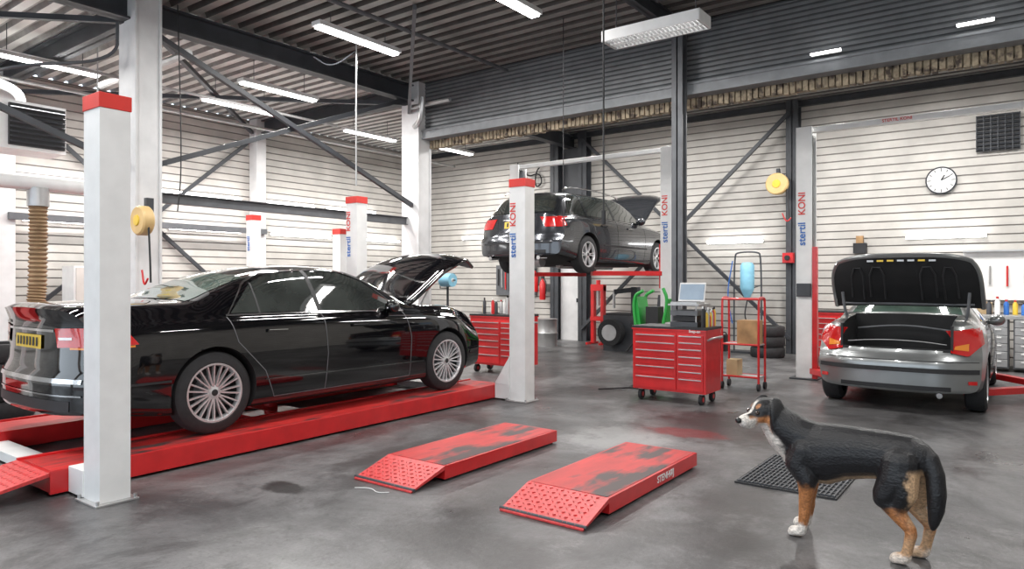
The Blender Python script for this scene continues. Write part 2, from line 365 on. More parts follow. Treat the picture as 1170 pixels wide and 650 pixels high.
for y in(2.17,7.02):
    mb.bx(-8.02,-5.17,y-.09,y+.09,.02,.10,white)
    mb.bx(-5.40,-5.17,y-.11,y+.11,.02,.2,white)
mb.add([(-5.17,6.90,.2),(-5.4,6.90,.2),(-5.17,6.90,.55),(-5.17,7.14,.2),(-5.4,7.14,.2),(-5.17,7.14,.55)],[(0,2,1),(3,4,5),(0,3,5,2),(1,2,5,4),(0,1,4,3)],white)
for x0,x1 in((-6.02,-5.42),(-7.78,-7.18)):
    mb.bx(x0,x1,1.95,7.15,.03,ZR-.006,red); mb.bx(x0+.05,x1-.05,1.98,7.1,ZR-.006,ZR,redw)
    for xx in(x0-.012,x1-.018): mb.bx(xx,xx+.03,1.95,7.15,.02,ZR+.012,red)
    ramp(mb,x0,x1,1.95,1.15,ZR); checker(mb,x0+.03,1.2,12,16,.048,.047,lambda yy:.012+(yy-1.15)/.8*(ZR-.01))
lift=mb.build((-6.6,4.6,0),bevel=.003)
for px_,zz in((-5.12,1.93),(-8.19,2.0)):
    label('stertil',(px_,6.915,zz),.13,blue,lift); label('KONI',(px_,6.915,zz+.38),.12,redcap,lift)
mb=MB('four_post_car_lift')
for x,y,h in((-12,7.8,2.75),(-10.3,8.5,2.45),(-12,.6,2.75),(-10.3,.6,2.45)): post4(mb,x,y,h,.2,.18)
for x0 in(-11.8,-10.9): mb.bx(x0,x0+.45,.6,8.0,.05,.2,red)
for y in(.8,7.9): mb.bx(-11.9,-10.3,y-.08,y+.08,.02,.15,white)
l2=mb.build((-11.2,5.7,0)); label('stertil',(-12.02,7.70,2.2),.12,blue,l2)
# ---------------------------------------------------------------- two post lifts
def two_post(xl,xr,y,h,carr_z,armz,reds=False):
    mb=MB('two_post_car_lift')
    for x,s in((xl,1),(xr,-1)):
        mb.bx(x-.11,x+.11,y-.14,y-.12,0,h,white); mb.bx(x-.11,x+.11,y+.12,y+.14,0,h,white)
        mb.bx(x-s*.11-.01,x-s*.11+.01,y-.14,y+.14,0,h,white)
        mb.bx(x-.07,x+.07,y-.1,y+.1,.02,h-.1,steel)
        mb.bx(x-.2,x+.2,y-.22,y+.22,0,.02,steel)
        mb.bx(x-.12+s*.03,x+.12+s*.03,y-.11,y+.11,carr_z-.25,carr_z+.55,red)
        for sy in(-1,1):
            e=(x+s*.95,y+sy*1.15,armz)
            mb.beam((x+s*.1,y+sy*.08,armz),e,.11,.08,red); mb.cyl((e[0],e[1],armz+.03),(e[0],e[1],armz+.1),.06,black)
    mb.bx(xl-.1,xr+.1,y-.06,y+.06,h-.08,h,white)
    if reds: mb.bx(xl+.12,xl+.19,y-.17,y-.1,.02,2.0,red); mb.bx(xl-.1,xl+.1,y-.2,y-.14,1.25,1.45,steel)
    return mb
mb=two_post(-8.6,-5.22,11.8,3.9,1.6,1.62); t1=mb.build((-6.96,11.8,0),bevel=.004)
label('stertil',(-5.24,11.655,2.36),.16,blue,t1); label('KONI',(-5.24,11.655,2.84),.15,redcap,t1)
mb=two_post(-2.73,.35,11.24,3.82,.35,.13,True); t2=mb.build((-1.2,11.2,0),bevel=.004)
label('stertil',(-2.76,11.09,2.2),.15,blue,t2); label('KONI',(-2.76,11.09,2.66),.14,redcap,t2); label('STERTIL KONI',(-1.5,11.17,3.78),.06,redcap,t2,vertical=False)
# ---------------------------------------------------------------- small scissor lift platforms
def platform(x0,x1,y0,yf,y1,h=.12):
    mb=MB('drive_on_scissor_lift')
    mb.bx(x0,x1,yf,y1,.02,h,red); mb.bx(x0+.02,x1-.02,yf+.01,y1-.02,h,h+.003,redw)
    mb.bx(x0+.03,x1-.03,yf+.03,y1-.03,0,.03,black)
    ramp(mb,x0,x1,yf,y0,h); checker(mb,x0+.03,y0+.02,13,8,.044,.04,lambda yy:.02+(yy-y0)/(yf-y0)*(h-.018))
    mb.cyl((x0-.01,y0+.02,.02),(x1+.01,y0+.02,.02),.012,steel,seg=8)
    return mb.build(((x0+x1)/2,(yf+y1)/2,0),bevel=.004)
platform(-4.08,-3.48,3.5,3.85,5.38)
p2=platform(-2.76,-2.13,3.58,3.9,5.35)
label('STENHØJ',(-2.128,4.75,.07),.07,white,p2,'+x',False)
mb=MB('floor_drain_grate')
mb.bx(-1.75,-1.05,5.12,6.1,0,.012,black)
for i in range(22): xx=-1.73+i*.031; mb.bx(xx,xx+.012,5.14,6.08,.012,.022,steel)
for i in range(12): yy=5.15+i*.082; mb.bx(-1.74,-1.06,yy,yy+.012,.012,.02,steel)
mb.build((-1.4,5.6,0))
# ---------------------------------------------------------------- CARS
def pchip(tab):
    xs=[t[0] for t in tab]; ys=[t[1] for t in tab]; n=len(xs)
    h=[xs[i+1]-xs[i] for i in range(n-1)]; d=[(ys[i+1]-ys[i])/h[i] for i in range(n-1)]
    m=[d[0]]+[0 if d[i-1]*d[i]<=0 else 2*d[i-1]*d[i]/(d[i-1]+d[i]) for i in range(1,n-1)]+[d[-1]]
    def f(x):
        if x<=xs[0]: return ys[0]
        if x>=xs[-1]: return ys[-1]
        i=0
        while x>xs[i+1]: i+=1
        t=(x-xs[i])/h[i]; t2=t*t;t3=t2*t
        return ys[i]*(2*t3-3*t2+1)+h[i]*m[i]*(t3-2*t2+t)+ys[i+1]*(-2*t3+3*t2)+h[i]*m[i+1]*(t3-t2)
    return f
def chaikin(P,n):
    for _ in range(n):
        Q=[P[0]]
        for a,b in zip(P,P[1:]): Q+=[(a[0]*.78+b[0]*.22,a[1]*.78+b[1]*.22),(a[0]*.22+b[0]*.78,a[1]*.22+b[1]*.78)]
        Q.append(P[-1]); P=Q
    return P
def lerp(a,b,t): return a+(b-a)*t
def resample(P,n):
    d=[0]
    for a,b in zip(P,P[1:]): d.append(d[-1]+math.hypot(b[0]-a[0],b[1]-a[1]))
    out=[];T=d[-1]
    for i in range(n):
        s=T*i/(n-1); k=0
        while k<len(P)-2 and s>d[k+1]: k+=1
        t=(s-d[k])/max(d[k+1]-d[k],1e-9); out.append((lerp(P[k][0],P[k+1][0],t),lerp(P[k][1],P[k+1][1],t)))
    return out
class Car:
    def __init__(s,name,P,loc,paint):
        s.P=P; s.g=group(name,loc); s.paint=paint; L=P['L']
        hw,zb,zs,zt=[pchip(P[k]) for k in('hw','zb','zs','zt')]; rf=pchip(P['rear']); ff=pchip(P['front'])
        zr=max(t[1] for t in P['zt']); wr=P['wr']
        def warp(x,y,z):
            h=P['W']/2; u=min(abs(x)/h,1)
            wr_=max(0,1-y/.7); wf=max(0,1-(L-y)/.7)
            return (x, y+wr_*(P.get('pr',.22)*u**3.2+rf(z)) - wf*(P.get('pf',.3)*u**2.6+ff(z)), z)
        def sect(y):
            h,b,sh,t=hw(y),zb(y),zs(y),zt(y)
            c=max(0,min(1,(t-sh-.14)/(zr-sh-.14))); c=c*c*(3-2*c)*.5+c*.5
            wt=lerp(h-.2,wr,c); e=t-lerp(.03,.075,c); sh=min(sh,e-.03)
            pts=[(0,b-.02),(h-.14,b-.012),(h-.035,b+.03),(h-.008,b+.17),(h,(b+sh)/2+.08),(h-.012,sh-.09),(h-.045,sh-.02),(h-.085,sh+.004),(lerp(h-.085,wt,.5)+.012,lerp(sh,e,.5)),(wt,e),(wt*.72,t-lerp(.01,.028,c)),(wt*.3,t-.003),(0,t)]
            return chaikin(pts,2)
        ys=[]; y=0
        while y<L-.001:
            ys.append(y); y+= .025 if (y<.3 or y>L-.3) else .05
        ys.append(L)
        bm=bmesh.new(); S=[sect(y) for y in ys]; n=len(S[0])
        def ring(i):
            y=ys[i]; return [warp(x,y,z) for x,z in S[i]]+[warp(-x,y,z) for x,z in S[i][-2:0:-1]]
        R=[ring(i) for i in range(len(ys))]; V=[[bm.verts.new(p) for p in r] for r in R]; m=len(R[0])
        for i in range(len(ys)-1):
            for k in range(m): bm.faces.new((V[i][k],V[i][(k+1)%m],V[i+1][(k+1)%m],V[i+1][k]))
        K=14
        for i,flip in((0,False),(len(ys)-1,True)):
            rows=[]
            for x,z in S[i]: rows.append([bm.verts.new(warp(lerp(-x,x,k/K),ys[i],z)) for k in range(K+1)])
            for a,b in zip(rows,rows[1:]):
                for k in range(K):
                    f=(a[k],a[k+1],b[k+1],b[k]); bm.faces.new(f if not flip else f[::-1])
        bmesh.ops.remove_doubles(bm,verts=bm.verts,dist=1e-5); bmesh.ops.dissolve_degenerate(bm,edges=bm.edges,dist=1e-6)
        bmesh.ops.recalc_face_normals(bm,faces=bm.faces)
        s.bvh=BVHTree.FromBMesh(bm); me=bpy.data.meshes.new('body'); bm.to_mesh(me); bm.free()
        s.me=me; s.cut=[]; s.boxes=[]; s.mb=MB('fittings')
    def hit(s,ax,a,b,e=.004):
        o,d={'S':((3,a,b),(-1,0,0)),'T':((a,b,4),(0,0,-1)),'R':((a,-2,b),(0,1,0)),'F':((a,s.P['L']+2,b),(0,-1,0))}[ax]
        h=s.bvh.ray_cast(Vector(o),Vector(d))
        if h[0] is None: return None
        return h[0]+h[1]*e
    def patch(s,ax,A,B,m,nu=24,nv=8,e=.004,mirror=True):
        A=resample(A,nu);B=resample(B,nu); g=[]
        for i in range(nu):
            col=[]
            for j in range(nv):
                t=j/(nv-1); col.append(s.hit(ax,lerp(A[i][0],B[i][0],t),lerp(A[i][1],B[i][1],t),e))
            g.append(col)
        for sg in((1,-1) if mirror else (1,)):
            vs=[];ok=[]
            for col in g:
                for p in col: ok.append(p is not None); p=p or Vector(); vs.append((p.x*sg,p.y,p.z))
            fs=[]
            for i in range(nu-1):
                for j in range(nv-1):
                    q=(i*nv+j,(i+1)*nv+j,(i+1)*nv+j+1,i*nv+j+1)
                    if all(ok[k] for k in q): fs.append(q)
            s.mb.add(vs,fs,m)
    def strip(s,ax,pts,w,m,e=.006,mirror=True):
        n=max(8,len(pts)*6); P=resample(pts,n); A=[];B=[]
        for i,p in enumerate(P):
            a=P[max(i-1,0)];b=P[min(i+1,n-1)]; dx,dy=b[0]-a[0],b[1]-a[1]; l=math.hypot(dx,dy) or 1
            A.append((p[0]-dy/l*w/2,p[1]+dx/l*w/2)); B.append((p[0]+dy/l*w/2,p[1]-dx/l*w/2))
        s.patch(ax,A,B,m,n,2,e,mirror)
    def wheel(s,x,y,R,rim,wd,spokes,side,double=False,m=alloy):
        mb=MB('wheel'); ax=(side,0,0); c=(x,y,R)
        mb.lathe([(rim,-wd),(R-.035,-wd),(R-.008,-wd+.02),(R,-wd+.05),(R,-.05),(R-.008,-.02),(R-.035,0),(rim+.012,.002),(rim,-.012)],c,ax,rubber,48)
        mb.lathe([(rim+.006,-.002),(rim-.010,-.002),(rim-.018,-.02),(rim-.022,-.05)],c,ax,m,48)
        mb.lathe([(rim-.022,-.05),(rim-.03,-.1),(rim-.03,-.13),(.001,-.13)],c,ax,alloyd,48)  # dark backing behind the spokes paints the shade in their gaps
        mb.lathe([(.15,-.10),(.001,-.10)],c,ax,steelm,32)
        mb.lathe([(.001,-.012),(.03,-.014),(.062,-.025),(.07,-.06),(.07,-.1)],c,ax,m,24)
        mb.lathe([(.001,-.008),(.028,-.010),(.03,-.02)],c,ax,black,16)
        for k in range(spokes):
            for off in((-.11,.11) if double else (0,)):
                t=2*math.pi*k/spokes; r0,r1=.05,rim-.008; w0,w1=(.013,.011) if double else (.030,.026)
                t1=t+off*.6; t2=t+off*1.2
                d0=Vector((0,math.cos(t1),math.sin(t1)));d1=Vector((0,math.cos(t2),math.sin(t2))); q=Vector((0,-math.sin(t),math.cos(t)))
                cc=Vector(c); X=Vector((side,0,0)); vs=[]
                for d,r,w_,h0,h1 in((d0,r0,w0,-.02,-.06),(d1,r1*.6,w0*.85,-.016,-.045),(d1,r1,w1,-.008,-.035)):
                    for h in(h0,h1):
                        for sg in(-1,1): vs.append(cc+d*r+q*sg*w_*(.55 if h==h0 else .8)+X*h)
                fs=[]
                for a in(0,4): fs+= [(a,a+1,a+5,a+4),(a+2,a+6,a+7,a+3),(a,a+4,a+6,a+2),(a+1,a+3,a+7,a+5)]
                fs+=[(8,9,11,10)]
                mb.add(vs,fs,m)
        mb.build(parent=s.g)
    def cutbox(s,x,y0,y1,z0,z1):
        mb=MB('c'); mb.bx(-x,x,y0,y1,z0,z1,black); s.cut.append(mb); s.boxes.append((x,y0,y1,z0,z1))
    def finish(s):
        P=s.P; R=P['R']; Rc=R+P.get('gap',.045); h=P['W']/2
        for ya in(P['ra'],P['fa']):
            for sg in(1,-1):
                mb=MB('c'); mb.cyl((sg*(h-.27),ya,R+.01),(sg*(h+.3),ya,R+.01),Rc,black,seg=48); s.cut.append(mb)
        ob=bpy.data.objects.new('body',s.me); C.scene.collection.objects.link(ob)
        tmp=[]
        for mb in s.cut:
            c=mb.build(); bm=bmesh.new(); bm.from_mesh(c.data); bmesh.ops.remove_doubles(bm,verts=bm.verts,dist=1e-5); bmesh.ops.recalc_face_normals(bm,faces=bm.faces); bm.to_mesh(c.data); bm.free()
            md=ob.modifiers.new('b','BOOLEAN'); md.operation='DIFFERENCE'; md.solver='EXACT'; md.object=c; tmp.append(c)
        C.view_layer.update(); dg=C.evaluated_depsgraph_get(); me=bpy.data.meshes.new_from_object(ob.evaluated_get(dg))
        ob.modifiers.clear(); ob.data=me
        for c in tmp: bpy.data.objects.remove(c)
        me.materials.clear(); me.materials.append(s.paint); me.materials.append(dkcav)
        for p in me.polygons:
            p.material_index=0; p.use_smooth=True; c=p.center
            for ya in(P['ra'],P['fa']):
                if math.hypot(c.y-ya,c.z-(R+.01))<Rc+.003 and abs(c.x)<h-.004: p.material_index=1
            for x,y0,y1,z0,z1 in s.boxes:
                if abs(c.x)<x+.003 and y0-.003<c.y<y1+.003 and c.z>z0-.003: p.material_index=1
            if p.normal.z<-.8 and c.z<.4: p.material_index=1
        me.set_sharp_from_angle(angle=math.radians(34))
        ob.parent=s.g
        tr=P['W']/2-.02
        for ya in(P['ra'],P['fa']):
            for sg in(1,-1): s.wheel(sg*tr,ya,R,P['rim'],.21,P['sp'],sg,P.get('dbl',False))
        s.mb.build(parent=s.g)
    def panel(s,name,y0,y1,w0,w1,ang,mat,under=black,bow=.10):
        nu,nv=21,17; h0=s.hit('T',0,y0,.0); pts=[]; a=ang
        for j in range(nv):
            t=j/(nv-1); y=lerp(y0,y1,t); w=lerp(w0,w1,t)*(1 if t<.8 else math.sqrt(max(0,1-((t-.8)/.2)**2*.18)))
            hc=s.hit('T',0,y,0) or h0
            for i in range(nu):
                u=-1+2*i/(nu-1); yy=y-(abs(u)**3)*bow*t
                h=s.hit('T',u*w,yy,0); z=max(h.z,hc.z-.045-.02*abs(u)) if h else hc.z-.06
                Y=yy-h0.y; Z=z-h0.z
                pts.append((u*w,h0.y+Y*math.cos(a)-Z*math.sin(a),h0.z+Y*math.sin(a)+Z*math.cos(a)))
        fs=[(j*nu+i,j*nu+i+1,(j+1)*nu+i+1,(j+1)*nu+i) for j in range(nv-1) for i in range(nu-1)]
        mb=MB(name); mb.add(pts,fs,mat); mb.k(under); ob=mb.build(parent=s.g)
        sd=ob.modifiers.new('s','SOLIDIFY'); sd.thickness=.035; sd.offset=-1; sd.material_offset=1; sd.material_offset_rim=0
        return ob
    def mirrors(s,y,z,m):
        for sg in(1,-1):
            h=s.hit('S',y,z,0); s.mb.sph((sg*(h.x+.10),y-.02,z+.04),(.10,.07,.075),m,16); s.mb.cyl((sg*(h.x-.03),y+.02,z),(sg*(h.x+.06),y,z+.02),.03,m,seg=8)
# ---- black sedan
P=dict(L=5.03,W=1.9,R=.355,rim=.25,ra=1.14,fa=4.13,sp=11,dbl=True,wr=.64,gap=.035,
 hw=[(0,.89),(.4,.93),(1.14,.95),(3.9,.95),(4.5,.93),(5.03,.88)],
 zb=[(0,.30),(.6,.22),(1.2,.17),(4.0,.17),(4.6,.2),(5.03,.24)],
 zs=[(0,.93),(.5,.985),(1.6,.99),(3.0,.97),(3.7,.955),(4.4,.89),(5.03,.70)],
 zt=[(0,1.11),(.12,1.145),(.6,1.155),(.98,1.155),(1.3,1.27),(1.65,1.40),(2.0,1.465),(2.4,1.49),(2.75,1.475),(3.05,1.39),(3.35,1.23),(3.62,1.095),(3.8,1.07),(4.3,1.04),(4.8,.97),(4.95,.92),(5.03,.86)],
 rear=[(.2,.08),(.32,0),(.58,0),(.64,.05),(.95,.06),(1.15,.0)],front=[(.2,.05),(.35,0),(.55,0),(.75,.06),(1,.12)])
car=Car('black_sedan',P,(-6.57,2.16,ZR+.002),blackpaint)
car.patch('S',[(1.33,1.03),(2.2,1.025),(3.38,1.0)],[(1.62,1.30),(1.85,1.385),(2.3,1.415),(2.7,1.40),(2.98,1.31),(3.36,1.04)],glass,40,8)
car.strip('S',[(1.28,1.015),(2.2,1.01),(3.45,.985)],.016,chrome); car.strip('S',[(1.30,1.02),(1.55,1.30),(1.80,1.40),(2.3,1.43),(2.72,1.413),(3.0,1.325),(3.42,1.0)],.012,chrome)
car.strip('S',[(2.30,1.02),(2.26,1.42)],.05,black,.007); car.strip('S',[(1.62,1.02),(1.62,1.30)],.018,black,.007)
for l in([(2.30,1.0),(2.33,.6),(2.30,.25)],[(3.42,.98),(3.5,.7),(3.48,.25)],[(1.28,1.0),(1.35,.78),(1.62,.5),(1.72,.25)],[(1.72,.25),(3.48,.25)]): car.strip('S',l,.009,steelm,.003)
car.strip('S',[(1.62,.42),(3.7,.40)],.012,glass,.006); car.strip('S',[(.1,.5),(.75,.5)],.02,rubber)  # first strip paints a light reflection low on the body side
for y in(1.75,2.75):
    h=car.hit('S',y,.86,.012)
    for sg in(1,-1): car.mb.beam((sg*h.x,y-.11,.865),(sg*h.x,y+.11,.86),.02,.028,blackpaint); car.mb.beam((sg*(h.x+.01),y-.1,.872),(sg*(h.x+.01),y+.1,.867),.006,.006,chrome)
car.patch('T',[(-.62,1.03),(.62,1.03)],[(-.56,1.62),(.56,1.62)],glassg,24,12,mirror=False)
car.patch('T',[(-.56,2.88),(.56,2.88)],[(-.70,3.56),(.70,3.56)],glass,24,12,mirror=False)
car.patch('R',[(.50,.80),(.84,.82)],[(.46,.95),(.80,.96)],lampred,16,5,.010); car.patch('R',[(.52,.86),(.66,.865)],[(.51,.88),(.66,.885)],lampwh,10,3,.013)
car.patch('S',[(.12,.80),(.50,.82)],[(.12,.94),(.40,.95)],lampred,16,6,.008); car.patch('S',[(.12,.79),(.47,.80)],[(.12,.805),(.47,.815)],orange,16,2,.01)
car.patch('R',[(-.26,.78),(.26,.78)],[(-.26,.89),(.26,.89)],yellow,10,4,.012,False); car.strip('R',[(-.45,.93),(.45,.93)],.02,chrome,.012,False)
car.strip('R',[(-.8,.55),(0,.55),(.8,.55)],.03,chrome,.01,False); car.strip('R',[(-.7,.36),(.7,.36)],.08,black,.005,False); car.strip('R',[(-.8,.44),(.8,.44)],.012,chrome,.008,False)
for i in range(7): car.patch('R',[(-.22+i*.065,.80),(-.185+i*.065,.80)],[(-.22+i*.065,.87),(-.185+i*.065,.87)],black,3,3,.016,False)
car.patch('R',[(-.64,.965),(-.46,.965)],[(-.64,.99),(-.46,.99)],chrome,6,3,.01,False)
car.patch('F',[(.5,.62),(.8,.62)],[(.5,.74),(.78,.72)],lampwh,10,4,.01); car.patch('F',[(.05,.5),(.3,.5)],[(.05,.72),(.3,.72)],chrome,8,4,.01)
car.mirrors(3.22,1.0,blackpaint)
car.panel('hood',3.60,4.98,.78,.76,math.radians(36),blackpaint,steelm,.08)
car.cutbox(.68,3.7,4.78,.62,2)
car.mb.bx(-.35,.35,3.85,4.6,.5,.86,steel); car.mb.bx(-.3,.3,3.95,4.5,.86,.9,gsteel)
for sg in(1,-1): car.mb.cyl((sg*.66,3.85,.9),(sg*.66,4.22,1.40),.012,gsteel,seg=8)
car.finish()
# ---- dark station wagon on lift
P=dict(L=4.72,W=1.79,R=.325,rim=.215,ra=.98,fa=3.75,sp=6,dbl=True,wr=.60,
 hw=[(0,.85),(.4,.88),(1,.895),(3.6,.895),(4.2,.87),(4.72,.82)],
 zb=[(0,.30),(.6,.22),(1.0,.17),(3.8,.17),(4.72,.24)],
 zs=[(0,.90),(.5,.95),(1.6,.96),(3.0,.93),(3.6,.90),(4.2,.82),(4.72,.6)],
 zt=[(0,1.0),(.08,1.06),(.35,1.28),(.6,1.40),(.9,1.44),(1.6,1.46),(2.3,1.46),(2.6,1.43),(2.9,1.31),(3.3,1.06),(3.5,1.0),(4.1,.93),(4.5,.84),(4.65,.76),(4.72,.68)],
 rear=[(.2,.08),(.32,0),(.55,0),(.62,.05),(.95,.10),(1.15,.12),(1.3,.05)],front=[(.2,.05),(.35,0),(.55,0),(.75,.06),(1,.12)],pr=.2)
car=Car('dark_station_wagon',P,(-6.95,9.42,1.62),greypaint)
car.patch('S',[(.42,1.0),(1.6,.99),(3.05,.965)],[(.62,1.30),(.9,1.36),(1.7,1.385),(2.3,1.38),(2.62,1.31),(3.03,1.0)],glass,40,8)
for y0,z1 in((1.02,1.38),(2.0,1.385)): car.strip('S',[(y0,.98),(y0,z1)],.06,greypaint if y0<1.5 else black,.008)
car.strip('S',[(.4,.985),(3.1,.95)],.012,chrome)
for l in([(2.0,.97),(2.03,.55),(2.0,.25)],[(3.12,.94),(3.15,.6),(3.1,.25)],[(1.08,.96),(1.15,.75),(1.4,.5),(1.48,.25)],[(1.48,.25),(3.1,.25)]): car.strip('S',l,.007,rubber,.003)
car.strip('S',[(1.5,.50),(3.2,.49)],.03,rubber,.006)
for y in(1.5,2.5):
    h=car.hit('S',y,.84,.012)
    for sg in(1,-1): car.mb.beam((sg*h.x,y-.1,.84),(sg*h.x,y+.1,.84),.02,.028,greypaint)
car.patch('R',[(-.64,1.02),(.64,1.02)],[(-.54,1.33),(.54,1.33)],glass,24,10,mirror=False)
car.patch('T',[(-.56,2.68),(.56,2.68)],[(-.68,3.28),(.68,3.28)],glass,24,12,mirror=False)
car.patch('R',[(.62,.76),(.84,.76)],[(.60,.93),(.80,.93)],lampred,16,6,.01); car.patch('S',[(.12,.76),(.32,.78)],[(.12,.93),(.24,.93)],lampred,12,6,.008)
car.patch('R',[(-.26,.76),(.26,.76)],[(-.26,.87),(.26,.87)],yellow,10,4,.012,False); car.strip('R',[(-.7,.5),(.7,.5)],.03,rubber,.01,False); car.strip('R',[(-.3,.90),(.3,.90)],.02,chrome,.012,False)
car.patch('R',[(-.6,.28),(.6,.28)],[(-.6,.38),(.6,.38)],black,14,3,.006,False)
for i in range(6): car.patch('R',[(-.21+i*.07,.78),(-.175+i*.07,.78)],[(-.21+i*.07,.85),(-.175+i*.07,.85)],black,3,3,.016,False)
for sg in(1,-1):
    car.mb.tube([(sg*.6,.55,1.40),(sg*.6,.65,1.47),(sg*.6,1.5,1.505),(sg*.6,2.4,1.475),(sg*.6,2.5,1.42)],.014,chrome)
    car.mb.cyl((sg*.5,-.02,.25),(sg*.5,.2,.26),.035,chrome,seg=12)
car.mirrors(2.95,.97,greypaint)
car.panel('hood',3.30,4.62,.74,.72,math.radians(44),greypaint,dkcav,.10)
car.cutbox(.64,3.42,4.42,.6,2)
car.mb.bx(-.3,.3,3.5,4.3,.5,.8,steel)
car.mb.bx(-.5,.5,1.3,3.2,.13,.17,steel); car.mb.cyl((.1,1.2,.14),(.1,3.2,.14),.05,gsteel); car.mb.cyl((-.3,.4,.2),(.3,.4,.2),.1,gsteel)
car.finish()
# ---- silver coupe-convertible with boot open
P=dict(L=4.03,W=1.75,R=.315,rim=.215,ra=.74,fa=3.27,sp=7,wr=.56,
 hw=[(0,.83),(.4,.865),(.9,.875),(3.0,.875),(3.6,.85),(4.03,.78)],
 zb=[(0,.27),(.5,.22),(1.0,.18),(3.2,.18),(4.03,.22)],
 zs=[(0,.88),(.4,.95),(1.2,.96),(2.4,.92),(3.0,.87),(3.6,.78),(4.03,.55)],
 zt=[(0,.98),(.1,1.02),(.5,1.06),(.9,1.08),(1.15,1.20),(1.45,1.33),(1.8,1.39),(2.1,1.37),(2.4,1.24),(2.75,1.03),(3.0,.98),(3.6,.84),(3.9,.7),(4.03,.6)],
 rear=[(.2,.08),(.3,0),(.58,0),(.66,.05),(.95,.12),(1.1,.14)],front=[(.2,.05),(.35,0),(.55,0),(.75,.1),(1,.2)],pr=.26,pf=.4)
car=Car('silver_convertible',P,(-1.23,8.86,0),silverp)
car.patch('S',[(1.3,1.0),(2.5,.97)],[(1.5,1.24),(1.75,1.32),(2.05,1.31),(2.48,1.0)],glass,30,8)
for l in([(1.35,.97),(1.42,.6),(1.4,.25)],[(2.55,.92),(2.62,.6),(2.6,.25)]): car.strip('S',l,.007,rubber,.003)
car.patch('T',[(-.60,.98),(.60,.98)],[(-.50,1.42),(.50,1.42)],glassg,24,10,mirror=False)
car.patch('T',[(-.5,2.12),(.5,2.12)],[(-.6,2.68),(.6,2.68)],glass,24,12,mirror=False)
car.patch('R',[(.54,.70),(.70,.66),(.835,.80)],[(.55,.80),(.68,.94),(.80,.96)],lampred,20,8,.012); car.patch('S',[(.16,.76),(.42,.88)],[(.16,.94),(.40,.96)],lampred,12,6,.010)
car.patch('R',[(.57,.735),(.70,.72)],[(.58,.77),(.70,.80)],orange,8,4,.018)
car.strip('R',[(-.8,.50),(0,.50),(.8,.50)],.05,rubber,.012,False); car.patch('R',[(-.55,.24),(.55,.24)],[(-.55,.33),(.55,.33)],black,14,3,.006,False)
car.strip('R',[(-.8,.60),(.8,.60)],.008,rubber,.006,False)
car.mb.cyl((.45,-.02,.24),(.45,.15,.25),.03,chrome,seg=12)
for sg in(1,-1): car.patch('R',[(sg*.70,.36),(sg*.78,.36)],[(sg*.70,.40),(sg*.78,.40)],lampred,5,3,.01,False)
car.mirrors(2.4,.93,silverp)
car.cutbox(.55,-.3,.93,.72,2); car.cutbox(.55,.17,.93,.45,2)
car.mb.bx(-.56,.56,.12,.165,.68,.73,rubber)
for sg in(1,-1): car.mb.bx(sg*.555-.012,sg*.555+.012,.12,.92,.71,.99,rubber)
car.mb.bx(-.45,.45,.3,.85,.45,.5,dkcav); car.mb.tube([(-.5,.2,.78),(-.2,.22,.81),(.2,.22,.81),(.5,.2,.78)],.006,gsteel)
car.mb.tube([(-.5,.8,.9),(0,.82,.96),(.5,.8,.9)],.012,steelm)
lid=MB('boot_lid'); nu,nv=25,13
def lidp(u,v,off):
    w=.80*(1-.03*v-.10*v**6); x=u*w; y=.98-.42*v-.05*math.sin(v*math.pi)+abs(u)**4*.10; z=1.18+.60*v-.05*abs(u)**5*v-abs(u)**3*.02
    return (x,y+off,z+off*.4)
for off,m in((0,dkcav),(.05,silverp)):
    vs=[lidp(-1+2*i/(nu-1),j/(nv-1),off) for j in range(nv) for i in range(nu)]
    lid.add(vs,[(j*nu+i,j*nu+i+1,(j+1)*nu+i+1,(j+1)*nu+i) for j in range(nv-1) for i in range(nu-1)],m)
edge=[lidp(-1,j/12,.025) for j in range(13)]+[lidp(-1+2*i/24,1,.025) for i in range(1,25)]+[lidp(1,1-j/12,.025) for j in range(1,13)]
lid.tube(edge,.032,silverp,smooth=0)
for sg in(1,-1):
    for rr in((.25,.45),(.55,.72)):
        lid.tube([Vector(lidp(sg*rr[0],.15,-.012)),Vector(lidp(sg*rr[0],.8,-.012)),Vector(lidp(sg*rr[1],.8,-.012)),Vector(lidp(sg*rr[1],.2,-.012))],.012,rubber,smooth=1)
    lid.tube([(sg*.62,.95,.98),(sg*.66,.85,1.1),(sg*.68,.8,1.35)],.018,steelm)
lid.tube([lidp(-.9,.08,-.01),lidp(0,.06,-.02),lidp(.9,.08,-.01)],.015,steelm)
for i in range(7): lid.box(Vector(lidp(-.45+i*.15,.93,-.012)),(.07,.01,.02),yellow if i in(1,2,5) else gsteel)  # small yellow and grey bits paint reflections along the lid edge
lid.build(parent=car.g)
car.finish()
